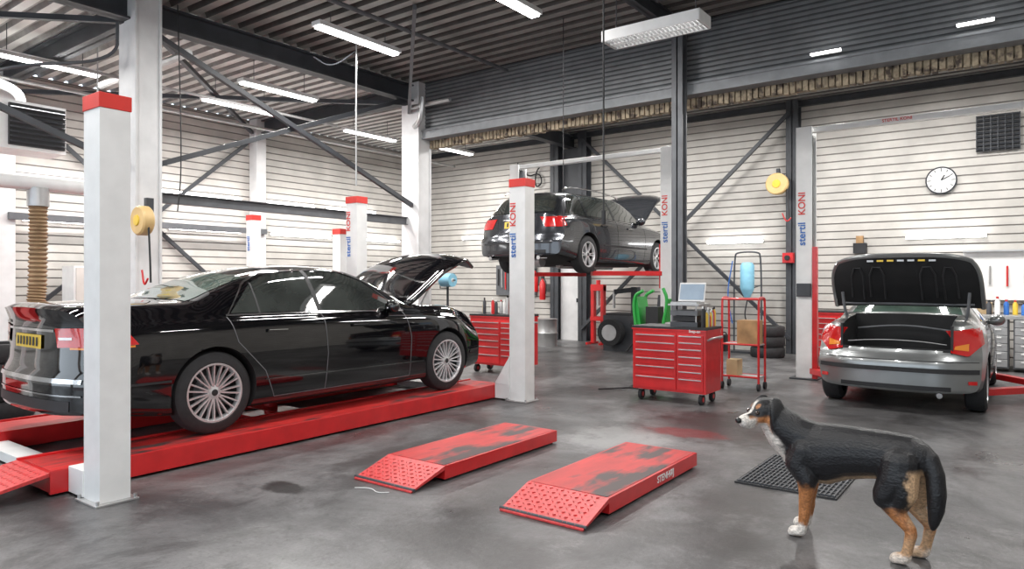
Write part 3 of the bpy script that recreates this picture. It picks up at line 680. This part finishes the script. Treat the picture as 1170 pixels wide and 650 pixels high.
# ---------------------------------------------------------------- tool carts
def toolcart(x0,y0,w=.95,d=.5,h=.93,name='tool_cart'):
    mb=MB(name); x1,y1=x0+w,y0+d; zb=.14
    mb.bx(x0,x1,y0,y1,zb,h-.03,red); mb.bx(x0-.01,x1+.01,y0-.01,y1+.01,h-.03,h,black); mb.bx(x0-.012,x1+.012,y0-.012,y1+.012,h-.045,h-.03,red)
    def drw(a,b_,z0,z1):
        mb.bx(a,b_,y0-.014,y0,z0,z1,red); mb.bx(a+.02,b_-.02,y0-.028,y0-.014,z1-.026,z1-.014,gsteel)
    xm=x0+w*.62; zs=[.17,.33,.46,.56,.66,.755,.85]
    for a,b_ in zip(zs,zs[1:]): drw(x0+.03,xm-.008,a,b_-.008)
    zs=[.17,.33,.42,.51,.60,.69,.77,.85]
    for a,b_ in zip(zs,zs[1:]): drw(xm+.008,x1-.03,a,b_-.008)
    for xx in(x0+.08,x1-.08):
        for yy in(y0+.08,y1-.08):
            mb.cyl((xx-.02,yy,.065),(xx+.02,yy,.065),.063,rubber,seg=20); mb.cyl((xx-.022,yy,.065),(xx+.022,yy,.065),.03,red,seg=12); mb.bx(xx-.03,xx+.03,yy-.03,yy+.03,.125,.15,gsteel)
    mb.tube([(x1,y0+.06,h-.15),(x1+.06,y0+.06,h-.12),(x1+.06,y1-.06,h-.12),(x1,y1-.06,h-.15)],.013,gsteel)
    return mb.build(((x0+x1)/2,(y0+y1)/2,0),bevel=.003)
tc=toolcart(-4.02,7.98); label('Snap-on',(-3.2,7.96,.885),.045,white,tc,vertical=False)
tc2=toolcart(-7.35,8.75,1.0,.5,.95)
def bottle(mb,x,y,z,r,h,m,cap=white):
    mb.lathe([(.001,0),(r,0),(r,h*.72),(r*.45,h*.86),(r*.4,h*.9)],(x,y,z),(0,0,1),m,14); mb.cyl((x,y,z+h*.88),(x,y,z+h),r*.48,cap,seg=10)
mb=MB('spray_can_row')
for i in range(10): bottle(mb,-3.13,8.04+i*.042,.932,.02,.16+random.random()*.1,random.choice([white,gsteel,red,yellow,lblue,black]),random.choice([white,red,black]))
mb.build((-3.13,8.2,.932))
mb=MB('bottle_cluster')
for i in range(14): bottle(mb,-7.25+i*.06,9.0+random.uniform(-.1,.1),.952,.028,.18+random.random()*.14,random.choice([white,gsteel,steel,red,yellow,cardb,black]),random.choice([white,red,black]))
mb.build((-6.9,9,.952))
mb=MB('diagnostic_case')
mb.bx(-3.55,-3.2,8.05,8.4,.932,.99,steel); mb.bx(-3.52,-3.23,8.07,8.38,1.0,1.06,black); mb.bx(-3.55,-3.2,8.05,8.4,1.07,1.13,steelm)
for xx in(-3.54,-3.22):
    for yy in(8.06,8.38): mb.cyl((xx,yy,.932),(xx,yy,1.2),.01,gsteel,seg=8)
mb.bx(-3.57,-3.18,8.03,8.42,1.19,1.21,gsteel); mb.build((-3.4,8.2,.932))
mb=MB('laptop'); mb.box((-3.38,8.18,1.222),(.34,.24,.022),gsteel); Rl=Matrix.Rotation(math.radians(-15),3,'X')
mb.box((-3.38,8.335,1.35),(.34,.012,.24),gsteel,Rl); mb.box((-3.38,8.327,1.352),(.31,.006,.2),screen,Rl); mb.box((-3.38,8.16,1.235),(.29,.15,.004),black); mb.build((-3.38,8.2,1.21))
mb=MB('tube_frame_trolley'); X0,X1,Y0,Y1=-3.42,-2.92,9.5,9.78
for xx in(X0,X1): mb.tube([(xx,Y0,.1),(xx,Y0,1.2),(xx,Y0+.03,1.26),(xx,Y1-.03,1.26),(xx,Y1,1.2),(xx,Y1,.1)],.016,red)
for z in(.18,.62,1.24):
    for yy in(Y0,Y1): mb.tube([(X0,yy,z),(X1,yy,z)],.014,red)
mb.bx(X0,X1,Y0,Y1,.17,.185,gsteel); mb.bx(X0,X1,Y0,Y1,.61,.625,gsteel); mb.bx(X0+.2,X1-.02,Y0+.02,Y1-.03,.625,.95,wood); mb.bx(X0+.05,X0+.2,Y0+.03,Y1-.03,.185,.4,cardb)
for xx in(X0,X1):
    for yy in(Y0,Y1): mb.cyl((xx-.015,yy,.05),(xx+.015,yy,.05),.05,rubber,seg=16); mb.cyl((xx,yy,.05),(xx,yy,.12),.01,gsteel,seg=8)
mb.build((-3.1,9.6,0))
mb=MB('green_seat_creeper'); gx,gy=-4.55,9.75
mb.bx(gx-.22,gx+.2,gy-.2,gy+.2,.62,.68,green); mb.box((gx-.2,gy,1.0),(.05,.34,.5),green,Matrix.Rotation(-.15,3,'Y'))
for sy in(-.18,.18):
    mb.tube([(gx-.2,gy+sy,.1),(gx-.2,gy+sy,.65),(gx-.28,gy+sy,1.25),(gx-.1,gy+sy,1.34)],.026,green); mb.tube([(gx+.18,gy+sy,.1),(gx+.18,gy+sy,.66),(gx+.3,gy+sy,1.2),(gx+.22,gy+sy,1.38)],.026,green)
mb.box((gx+.25,gy,1.05),(.04,.34,.35),green,Matrix.Rotation(.2,3,'Y')); mb.bx(gx-.1,gx+.1,gy-.1,gy+.1,.68,1.1,black)
mb.bx(gx-.25,gx+.23,gy-.22,gy+.22,.2,.26,black); mb.cyl((gx,gy,.26),(gx,gy,.6),.1,black)
for sx in(-.2,.18):
    for sy in(-.18,.18): mb.cyl((gx+sx-.015,gy+sy,.05),(gx+sx+.015,gy+sy,.05),.05,rubber,seg=14)
mb.build((gx,gy,0))
mb=MB('wheel_service_machine'); gx,gy=-6.95,13.4
mb.bx(gx-.35,gx+.35,gy-.3,gy+.3,.0,.75,steel); mb.bx(gx-.3,gx+.3,gy-.28,gy+.3,.75,.8,black); mb.bx(gx+.1,gx+.25,gy+.1,gy+.25,.8,1.35,steel)
mb.beam((gx+.18,gy+.18,1.3),(gx-.2,gy-.1,1.25),.08,.1,steel); mb.cyl((gx-.2,gy-.1,1.25),(gx-.2,gy-.1,.9),.03,gsteel)
mb.cyl((gx-.1,gy-.31,.4),(gx-.1,gy-.5,.4),.28,rubber,seg=28); mb.cyl((gx-.1,gy-.49,.4),(gx-.1,gy-.51,.4),.17,gsteel,seg=24); mb.tube([(gx+.3,gy-.3,.6),(gx+.5,gy-.4,.3),(gx+.3,gy-.5,.03)],.02,black)
mb.build((gx,gy,0))
mb=MB('parts_washer'); gx,gy=-5.75,12.9
mb.bx(gx-.3,gx+.3,gy-.25,gy+.25,.12,.7,black); mb.box((gx,gy+.2,.95),(.6,.05,.5),steel,Matrix.Rotation(-.2,3,'X')); mb.bx(gx-.32,gx+.32,gy-.27,gy+.27,.7,.74,steelm)
for sx in(-.25,.25):
    for sy in(-.2,.2): mb.cyl((gx+sx,gy+sy,0),(gx+sx,gy+sy,.12),.025,gsteel,seg=8)
mb.tube([(gx-.1,gy+.15,.74),(gx-.1,gy+.1,1.1),(gx,gy,1.15),(gx+.02,gy-.05,1.0)],.015,gsteel)
mb.build((gx,gy,0))
mb=MB('hydraulic_press'); gx,gy=-8.1,14.3
for sx in(-.13,.13): mb.bx(gx+sx-.04,gx+sx+.04,gy-.06,gy+.06,.03,1.35,red)
mb.bx(gx-.17,gx+.17,gy-.07,gy+.07,1.25,1.4,red); mb.bx(gx-.17,gx+.17,gy-.08,gy+.08,.55,.65,red); mb.cyl((gx,gy,1.25),(gx,gy,.9),.04,gsteel); mb.cyl((gx,gy,1.4),(gx,gy,1.5),.05,red)
for sx in(-.17,.17): mb.bx(gx+sx-.03,gx+sx+.03,gy-.25,gy+.25,0,.05,red)
mb.build((gx,gy,0))
def tyre(mb,x,y,z,R=.32,w=.2,axis=(0,0,1)):
    mb.lathe([(R*.6,0),(R*.93,0),(R,.03),(R,w-.03),(R*.93,w),(R*.6,w),(R*.58,w*.5),(R*.6,0)],(x,y,z),axis,rubber,36)
mb=MB('tyre_stack')
for i in range(4): tyre(mb,-9.0+random.uniform(-.02,.02),2.75+random.uniform(-.02,.02),i*.205,.33)
mb.build((-9.0,2.75,0))
mb=MB('tyre_stack')
for i in range(3): tyre(mb,-4.1,13.9,i*.205,.32)
mb.build((-4.1,13.9,0))
mb=MB('oil_drum'); mb.lathe([(.001,0),(.26,0),(.26,.28),(.275,.3),(.26,.32),(.26,.6),(.275,.62),(.26,.64),(.26,.86),(.27,.88),(.25,.87),(.001,.86)],(-5.6,14.2,0),(0,0,1),steelm,32); mb.build((-5.6,14.2,0))
mb=MB('oil_drum'); mb.lathe([(.001,0),(.22,0),(.22,.28),(.235,.3),(.22,.32),(.22,.6),(.235,.62),(.001,.6)],(-8.8,13.2,0),(0,0,1),gsteel,32); mb.build((-8.8,13.2,0))
def extinguisher(x,y,z):
    mb=MB('fire_extinguisher'); mb.lathe([(.001,0),(.075,0),(.08,.02),(.08,.4),(.05,.48),(.025,.5),(.025,.54)],(x,y,z),(0,0,1),red,20); mb.bx(x-.03,x+.05,y-.02,y+.02,z+.54,z+.6,black); mb.tube([(x+.03,y,z+.55),(x+.12,y,z+.45),(x+.1,y,z+.15)],.012,black); mb.bx(x-.03,x+.03,y+.06,y+.3,z+.2,z+.4,gsteel)
    mb.build((x,y,z))
extinguisher(-10.15,14.66,1.2); extinguisher(-9.92,14.66,1.0)
def reel(x,y,z,r):
    mb=MB('hose_reel'); mb.lathe([(.001,-.07),(r*.9,-.07),(r,-.05),(r,.05),(r*.9,.07),(.001,.07)],(x,y,z),(0,-1,0),reelm,30); mb.lathe([(.001,.09),(r*.35,.085),(r*.4,.06)],(x,y,z),(0,-1,0),yellow,20)
    mb.bx(x-.03,x+.03,y+.03,y+.12,z-.05,z+r+.1,steel); mb.tube([(x+r*.8,y,z-.05),(x+r,y,z-.4),(x+r+.02,y,z-.75)],.012,black)
    mb.tube([(x+r*.5,y-.05,z-.6),(x+r*.9,y-.06,z-.8),(x+r*1.3,y-.05,z-.7)],.012,red)
    mb.build((x,y,z))
reel(-8.62,4.10,2.22,.18); reel(-4.1,14.55,3.45,.22)
mb=MB('emergency_hose_box'); mb.bx(-4.0,-3.8,14.55,14.7,1.85,2.05,red); mb.cyl((-3.9,14.55,1.95),(-3.9,14.5,1.95),.05,black); mb.build((-3.9,14.6,1.95))
mb=MB('fluid_dispenser'); gx,gy=-4.65,14.4
mb.tube([(gx-.28,gy,.02),(gx-.28,gy,2.0),(gx-.2,gy,2.08),(gx+.2,gy,2.08),(gx+.28,gy,2.0),(gx+.28,gy,.02)],.018,steel)
mb.lathe([(.001,0),(.05,.02),(.13,.2),(.14,.25),(.14,.7),(.1,.76),(.001,.77)],(gx,gy-.02,1.1),(0,0,1),lblue,24); mb.tube([(gx-.28,gy,1.4),(gx,gy,1.3),(gx+.28,gy,1.4)],.012,steel); mb.bx(gx-.3,gx+.3,gy-.15,gy+.15,0,.04,steel)
mb.tube([(gx,gy,1.12),(gx-.05,gy-.1,.7),(gx+.2,gy-.1,.4),(gx+.1,gy,.06)],.015,black); mb.tube([(gx-.3,gy-.03,1.9),(gx-.42,gy-.05,1.2),(gx-.3,gy-.05,.6)],.012,blue)
mb.build((gx,gy,0))
mb=MB('paper_roll_stand'); gx,gy=-6.95,7.75
mb.cyl((gx,gy,.02),(gx,gy,1.4),.018,steel); mb.cyl((gx,gy,0),(gx,gy,.03),.2,steel,seg=20); mb.cyl((gx-.1,gy,1.5),(gx+.1,gy,1.5),.10,lblue,seg=24); mb.cyl((gx-.105,gy,1.5),(gx+.105,gy,1.5),.03,white,seg=12); mb.tube([(gx,gy,1.38),(gx-.15,gy,1.38),(gx-.15,gy,1.5),(gx+.15,gy,1.5)],.01,steel,smooth=0)
mb.build((gx,gy,0))
mb=MB('wall_clock'); cx,cz=-1.29,3.33
mb.lathe([(.001,0),(.25,0),(.25,.05),(.235,.06),(.225,.045)],(cx,14.98,cz),(0,-1,0),steel,40); mb.lathe([(.001,.046),(.228,.046)],(cx,14.98,cz),(0,-1,0),white,40)
for i in range(12):
    t=math.pi*i/6; mb.box((cx+math.sin(t)*.19,14.93,cz+math.cos(t)*.19),(.014,.004,.045 if i%3 else .06),black,Matrix.Rotation(t,3,'Y'))
for t,l,w_ in((math.radians(30),.11,.02),(math.radians(62),.16,.014)): mb.box((cx+math.sin(t)*l/2,14.925,cz+math.cos(t)*l/2),(w_,.004,l),black,Matrix.Rotation(t,3,'Y'))
mb.build((cx,14.95,cz))
mb=MB('ventilation_grille'); x0,x1,z0,z1=-.75,-.12,3.78,4.42
mb.bx(x0,x1,14.93,14.97,z0,z1,black)
for i in range(9): zz=z0+.03+i*.072; mb.box(((x0+x1)/2,14.91,zz+.02),(x1-x0,.05,.012),steel,Matrix.Rotation(.6,3,'X'))
for i in range(7): xx=x0+i*(x1-x0)/6; mb.bx(xx-.008,xx+.008,14.89,14.93,z0,z1,steel)
mb.build((-.43,14.93,4.1))
mb=MB('air_heater'); gx,gy,gz=-11.9,4.0,3.75
mb.bx(gx-.5,gx+.15,gy-.4,gy+.45,gz-.35,gz+.35,white); mb.bx(gx+.15,gx+.2,gy-.3,gy+.42,gz-.3,gz+.3,black)
for i in range(8): mb.box((gx+.22,gy+.06,gz-.25+i*.07),(.05,.7,.012),steel,Matrix.Rotation(.5,3,'Y'))
mb.tube([(gx-.3,gy,gz+.3),(gx-.3,gy,gz+.6),(gx-.3,gy-.5,gz+.7),(gx-.3,gy-.6,5.1)],.07,gsteel,seg=14)
mb.build((gx,gy,gz))
mb=MB('exhaust_extraction_hose')
mb.cyl((-10.8,.8,2.82),(-10.8,4.9,2.82),.11,white,seg=24); mb.cyl((-10.8,3.75,2.75),(-10.8,3.75,2.5),.13,gsteel,seg=20)
for yy in(1.5,4.5): mb.cyl((-10.8,yy,2.9),(-10.8,yy,5.1),.01,gsteel,seg=6)
def hr(t): return .105+.012*math.sin(t*math.pi*80)
P_=[Vector(p) for p in[(-10.8,3.75,2.5),(-10.8,3.75,2.0),(-10.8,3.74,1.4),(-10.78,3.7,1.0),(-10.6,3.7,.75)]]
dense=[]
for a,b_ in zip(P_,P_[1:]):
    for i in range(40): dense.append(a.lerp(b_,i/40))
dense.append(P_[-1])
mb.tube(dense,hr,hosem,seg=16,smooth=0)
mb.build((-10.8,3.75,2.5))
mb=MB('workbench_cabinet')
x0,x1,y0,y1=-.85,1.6,13.9,14.6
mb.bx(x0,x1,y0,y1,.86,.92,gsteel)
for k,xx in enumerate((-.82,-.2,.42,1.02)):
    mb.bx(xx,xx+.56,y0+.02,y1-.02,.05,.86,steelm)
    for i in range(6): zz=.08+i*.13; mb.bx(xx+.02,xx+.54,y0,y0+.02,zz,zz+.12,gsteel); mb.bx(xx+.1,xx+.46,y0-.015,y0,zz+.08,zz+.1,white)
mb.build((.3,14.2,0),bevel=.004)
mb=MB('pegboard_panel'); mb.bx(-.95,1.4,14.9,14.95,1.15,2.0,white)
for i in range(8): xx=-.8+i*.25; mb.cyl((xx,14.88,1.75),(xx,14.88,1.45-.03*(i%3)),.015,gsteel if i%2 else red,seg=8)
mb.bx(-.95,1.4,14.8,14.95,2.0,2.03,gsteel)
mb.build((0,14.9,1.5))
mb=MB('bottle_cluster')
for i in range(16): bottle(mb,-.78+i*.12,14.25+random.uniform(-.15,.15),.922,.04,.2+random.random()*.12,random.choice([lblue,blue,gsteel,steel,red,yellow,white]),random.choice([white,red,black]))
mb.bx(-.75,-.5,14.35,14.55,.922,1.12,cardb)
mb.build((0,14.2,.922))
toolcart(-3.3,13.3,.95,.5,.95)
mb=MB('wall_telephone'); mb.bx(-2.75,-2.52,14.85,14.97,2.02,2.22,black); mb.bx(-2.7,-2.58,14.86,14.97,2.22,2.36,wood); mb.build((-2.6,14.9,2.1))
mb=MB('storage_cabinet'); mb.bx(-13.9,-13.4,5.2,6.2,0,1.75,white); mb.bx(-13.4,-13.38,5.23,5.69,.05,1.72,whited); mb.bx(-13.4,-13.38,5.71,6.17,.05,1.72,whited); mb.bx(-13.38,-13.36,5.64,5.66,.9,1.05,black); mb.build((-13.6,5.7,0))
mb=MB('trolley_jack'); gx,gy=-6.6,4.5
mb.bx(gx-.18,gx+.18,gy-.3,gy+.3,.0,.08,red); mb.cyl((gx,gy,.08),(gx,gy,.22),.07,red); mb.beam((gx+.05,gy,.10),(gx+.3,gy-.45,.24),.04,.04,red)
mb.build((gx,gy,0))
mb=MB('coiled_air_hose'); mb.tube([(-3.9,8.9,.02),(-4.4,8.6,.02),(-4.5,8.9,.02),(-4.2,9.1,.02),(-4.3,8.7,.03),(-4.7,8.3,.02)],.012,black); mb.build((-4.3,8.7,0))
mb=MB('paper_scrap'); mb.add([(-3.2,1.55,.003),(-3.12,1.58,.004),(-3.14,1.65,.008),(-3.22,1.62,.004)],[(0,1,2,3)],cardb); mb.build((-3.15,1.6,0))
mb=MB('floor_cable'); mb.tube([(-3.9,3.35,.005),(-3.8,3.42,.005),(-3.68,3.36,.005),(-3.62,3.42,.005)],.003,white,seg=6); mb.build((-3.9,3.4,0))
mb=MB('jerrycan_row')
for i,(x,m) in enumerate(((-7.6,black),(-6.3,steel),(-6.05,blue),(-5.2,black),(-3.4,steel))):
    mb.bx(x-.1,x+.1,14.4,14.65,0,.34,m); mb.cyl((x-.05,14.5,.34),(x-.05,14.5,.38),.025,red,seg=10); mb.tube([(x-.02,14.5,.33),(x,14.5,.4),(x+.06,14.5,.4),(x+.08,14.5,.33)],.012,m)
mb.build((-6,14.5,0))
mb=MB('wall_tool_rack'); mb.bx(-11.6,-10.3,14.9,14.96,1.1,1.9,steelm)
for i in range(10): xx=-11.5+i*.12; mb.beam((xx,14.87,1.8),(xx,14.87,1.35-.05*(i%4)),.03,.02,[black,gsteel,red,steel][i%4])
mb.build((-10.8,14.9,1.5))
mb=MB('wall_cable_loop'); mb.tube([(-10.9,14.93,4.6),(-10.6,14.93,4.2),(-10.2,14.93,4.3),(-10.1,14.93,4.0),(-10.35,14.93,3.9),(-10.3,14.93,4.4),(-10.0,14.93,4.5)],.02,black); mb.build((-10.4,14.93,4.2))
# ---------------------------------------------------------------- DOG
def make_dog():
    bl=MB('fur')
    def limb(pts):
        for a,b in zip(pts,pts[1:]):
            L=math.dist(a[:3],b[:3]); n=max(2,int(L/(.25*min(a[3],b[3])))+1)
            for i in range(n+1):
                t=i/n; r=lerp(a[3],b[3],t); bl.sph((lerp(a[0],b[0],t),lerp(a[1],b[1],t),lerp(a[2],b[2],t)),r,black,14)
    T=[(-.40,.555,.06,.07,.085),(-.34,.555,.10,.10,.115),(-.24,.545,.12,.115,.13),(-.12,.535,.12,.12,.14),(0,.52,.13,.13,.155),(.10,.495,.13,.138,.178),(.19,.485,.12,.13,.182),(.27,.495,.09,.115,.155),(.32,.49,.06,.085,.11)]
    for a,b in zip(T,T[1:]):
        for i in range(9):
            t=i/9; q=[lerp(a[k],b[k],t) for k in range(5)]; bl.sph((q[0],0,q[1]),(q[2]*.8,q[3],q[4]),black,20)
    limb([(.18,0,.56,.11),(.27,.015,.575,.115),(.34,.035,.62,.105),(.40,.055,.675,.092)])
    limb([(.29,.01,.50,.10),(.36,.03,.56,.09),(.41,.055,.63,.072)])
    hx,hy,hz=.438,.070,.708; f=Vector((.50,.86,-.20)).normalized(); sd=Vector((-.865,.50,0)); ang=math.atan2(f.y,f.x); H=Vector((hx,hy,hz)); q=1.13
    def V(z): return Vector((0,0,z*q))
    def Q(*a): return tuple(k*q for k in a)
    bl.sph(H,Q(.088,.076,.070),black,20,ang); bl.sph(H+f*.045*q+V(-.018),Q(.06,.062,.052),black,20,ang)
    bl.sph(H+V(-.035),Q(.075,.072,.048),black,18,ang)
    for i in range(8):
        t=i/7; bl.sph(H+f*q*lerp(.07,.135,t)+V(-.026),Q(.034,lerp(.046,.037,t),lerp(.042,.035,t)),black,16,ang)
    bl.sph(H+f*.105*q+V(-.056),Q(.050,.028,.019),black,14,ang)
    for s_ in(1,-1):
        bl.sph(H+f*.06*q+sd*s_*.028*q+V(.026),Q(.02,.018,.012),black,12,ang)
        for i in range(12):
            t=i/11; p=H-f*.018*q+sd*s_*q*(.060+.032*math.sin(min(1.57,t*2.2)))+V(.052-.13*t**1.15)+f*.02*t
            w_=.022+.024*math.sin(math.pi*min(1,t*.85+.12)); bl.sph(p,Q(w_,.011,.022),black,12,ang)
    for s_,dx in((1,-.01),(-1,.04)):
        y=.088*s_
        limb([(.21+dx,y*.6,.50,.10),(.24+dx,y*.8,.43,.085),(.19+dx,y,.345,.058),(.195+dx,y,.27,.043),(.205+dx,y,.175,.034),(.205+dx,y,.15,.034),(.215+dx,y,.07,.027),(.225+dx,y,.038,.030)])
        bl.sph((.25+dx,y,.030),(.05,.041,.030),black,16)
        for k in(-1.2,-.4,.4,1.2): bl.sph((.283+dx-abs(k)*.008,y+k*.0185,.021),(.024,.0125,.021),black,12)
    for s_,dx in((1,.01),(-1,-.03)):
        y=.085*s_
        limb([(-.31+dx*.3,y*.55,.52,.105),(-.30+dx*.6,y*.8,.44,.094),(-.255+dx,y*1.05,.355,.066),(-.245+dx,y*1.05,.33,.055)])
        limb([(-.32+dx*.5,y*.8,.46,.09),(-.345+dx,y,.38,.066),(-.32+dx,y,.31,.050)])
        limb([(-.25+dx,y*1.05,.34,.058),(-.31+dx,y*1.02,.265,.044),(-.372+dx,y,.195,.031),(-.378+dx,y,.17,.030),(-.362+dx,y,.09,.026),(-.35+dx,y,.038,.030)])
        bl.sph((-.325+dx,y,.030),(.05,.040,.030),black,16)
        for k in(-1.2,-.4,.4,1.2): bl.sph((-.292+dx-abs(k)*.008,y+k*.018,.021),(.024,.0122,.021),black,12)
    limb([(-.39,.0,.60,.045),(-.435,.01,.56,.045),(-.46,.015,.48,.048),(-.468,.02,.39,.048),(-.465,.02,.31,.042),(-.455,.02,.24,.028),(-.45,.02,.205,.014)])
    ob=bl.build(); ob.name='tmp'
    rm=ob.modifiers.new('r','REMESH'); rm.mode='VOXEL'; rm.voxel_size=.0056
    smo=ob.modifiers.new('s','SMOOTH'); smo.factor=.5; smo.iterations=7
    C.view_layer.update(); dg=C.evaluated_depsgraph_get(); me=bpy.data.meshes.new_from_object(ob.evaluated_get(dg)); bpy.data.objects.remove(ob)
    ca=me.color_attributes.new('coat','FLOAT_COLOR','POINT')
    BK=Vector((.008,.008,.010)); TN=Vector((.40,.16,.055)); WH=Vector((.68,.63,.58)); LT=Vector((.55,.36,.21))
    def ss(a,b,x):
        t=max(0,min(1,(x-a)/(b-a))); return t*t*(3-2*t)
    def mixc(col,cc,t): return col.lerp(cc,max(0,min(1,t)))
    for i,v in enumerate(me.vertices):
        c=v.co; nz=noise.noise(c*22)*.03+noise.noise(c*90)*.012; x,y,z=c.x,c.y,c.z; col=BK.copy()
        tail=x<-.412 and z>.19
        if .1<x<.36 and abs(y)<.18 and z<.42:
            col=mixc(col,TN,ss(.33,.28,z+nz)); col=mixc(col,WH,ss(.10,.06,z+nz))
        if x<-.12 and not tail:
            col=mixc(col,TN,ss(.30,.25,z+nz)); col=mixc(col,LT,ss(.19,.12,z+nz)*.7); col=mixc(col,WH,ss(.07,.04,z+nz)*.8)
            col=mixc(col,LT,ss(-.35,-.385,x+nz)*ss(.52,.47,z)*ss(.2,.24,z))
            col=mixc(col,LT,ss(.07,.05,abs(y)+nz*.3)*ss(.46,.40,z)*.9)
        if -.2<x<.25 and v.normal.z<-.6 and z<.46: col=mixc(col,LT,.6*ss(-.6,-.8,v.normal.z))
        d=(c-H)/q; a=d.dot(f); s_=d.dot(sd); u=d.z+.2*a
        if z>.54 and x>.34 and a>0 and abs(s_)<.075:
            col=mixc(col,TN,ss(.005,.035,a+nz*.5)*ss(.0,-.02,u+nz*.4))
            col=mixc(col,WH,ss(.08,.105,a+nz*.3)*ss(-.004,-.02,u))
            col=mixc(col,WH,ss(.014,.007,abs(s_))*ss(.03,.06,a))
            col=mixc(col,WH,ss(.12,.135,a)*ss(.02,.0,u))
            col=mixc(col,TN,ss(.013,.008,math.hypot(abs(s_)-.030,u-.040))*ss(.02,.04,a))
        if .28<x and .38<z<.66 and (d.z<-.055):
            col=mixc(col,WH,ss(.085,.06,abs((y-.04-(x-.33)*.4))+nz*.5)*ss(.66,.63,z)*ss(.29,.32,x))
        ca.data[i].color=(*col,1)
    m=bpy.data.materials.new('short_fur'); m.use_nodes=True; N=m.node_tree.nodes; L=m.node_tree.links; b=N['Principled BSDF']
    at=N.new('ShaderNodeVertexColor'); at.layer_name='coat'; tc=N.new('ShaderNodeTexCoord'); mp=N.new('ShaderNodeMapping'); mp.inputs['Scale'].default_value=(.35,1,.6)
    L.new(tc.outputs['Object'],mp.inputs[0]); n=N.new('ShaderNodeTexNoise'); n.inputs['Scale'].default_value=160; n.inputs['Detail'].default_value=4; L.new(mp.outputs[0],n.inputs['Vector'])
    mr=N.new('ShaderNodeMapRange'); mr.inputs[1].default_value=.3; mr.inputs[2].default_value=.7; mr.inputs[3].default_value=.6; mr.inputs[4].default_value=1.4; L.new(n.outputs[0],mr.inputs[0])
    vm=N.new('ShaderNodeVectorMath'); vm.operation='SCALE'; L.new(at.outputs[0],vm.inputs[0]); L.new(mr.outputs[0],vm.inputs['Scale']); L.new(vm.outputs[0],b.inputs['Base Color'])
    bp=N.new('ShaderNodeBump'); bp.inputs['Strength'].default_value=.8; bp.inputs['Distance'].default_value=.005; L.new(n.outputs[0],bp.inputs['Height']); L.new(bp.outputs[0],b.inputs['Normal'])
    b.inputs['Roughness'].default_value=.42
    me.materials.clear(); me.materials.append(m)
    for p in me.polygons: p.use_smooth=True; p.material_index=0
    g=group('dog',(-.84,4.32,0),math.radians(169.5)); o=bpy.data.objects.new('fur_body',me); C.scene.collection.objects.link(o); o.parent=g
    mb=MB('face'); eye=M('eye',(.03,.012,.006),.05,coat=1); nose=M('nose',(.012,.012,.012),.3)
    for s_ in(1,-1): mb.sph(H+f*.082*q+sd*s_*.041*q+V(.010),(.0135,.0135,.0135),eye,14)
    mb.sph(H+f*.172*q+V(-.014),Q(.015,.022,.016),nose,16,ang)
    mb.build(parent=g)
make_dog()
# ---------------------------------------------------------------- camera
cam=bpy.data.cameras.new('camera'); co=bpy.data.objects.new('camera',cam); C.scene.collection.objects.link(co)
cam.sensor_width=36; cam.lens=795/1170*36; cam.shift_y=-5/1170; cam.clip_end=100
co.location=(0,0,1.5); co.rotation_euler=(math.radians(90),0,math.radians(36.6)); C.scene.camera=co
C.scene.view_settings.view_transform='Standard'; C.scene.view_settings.exposure=0
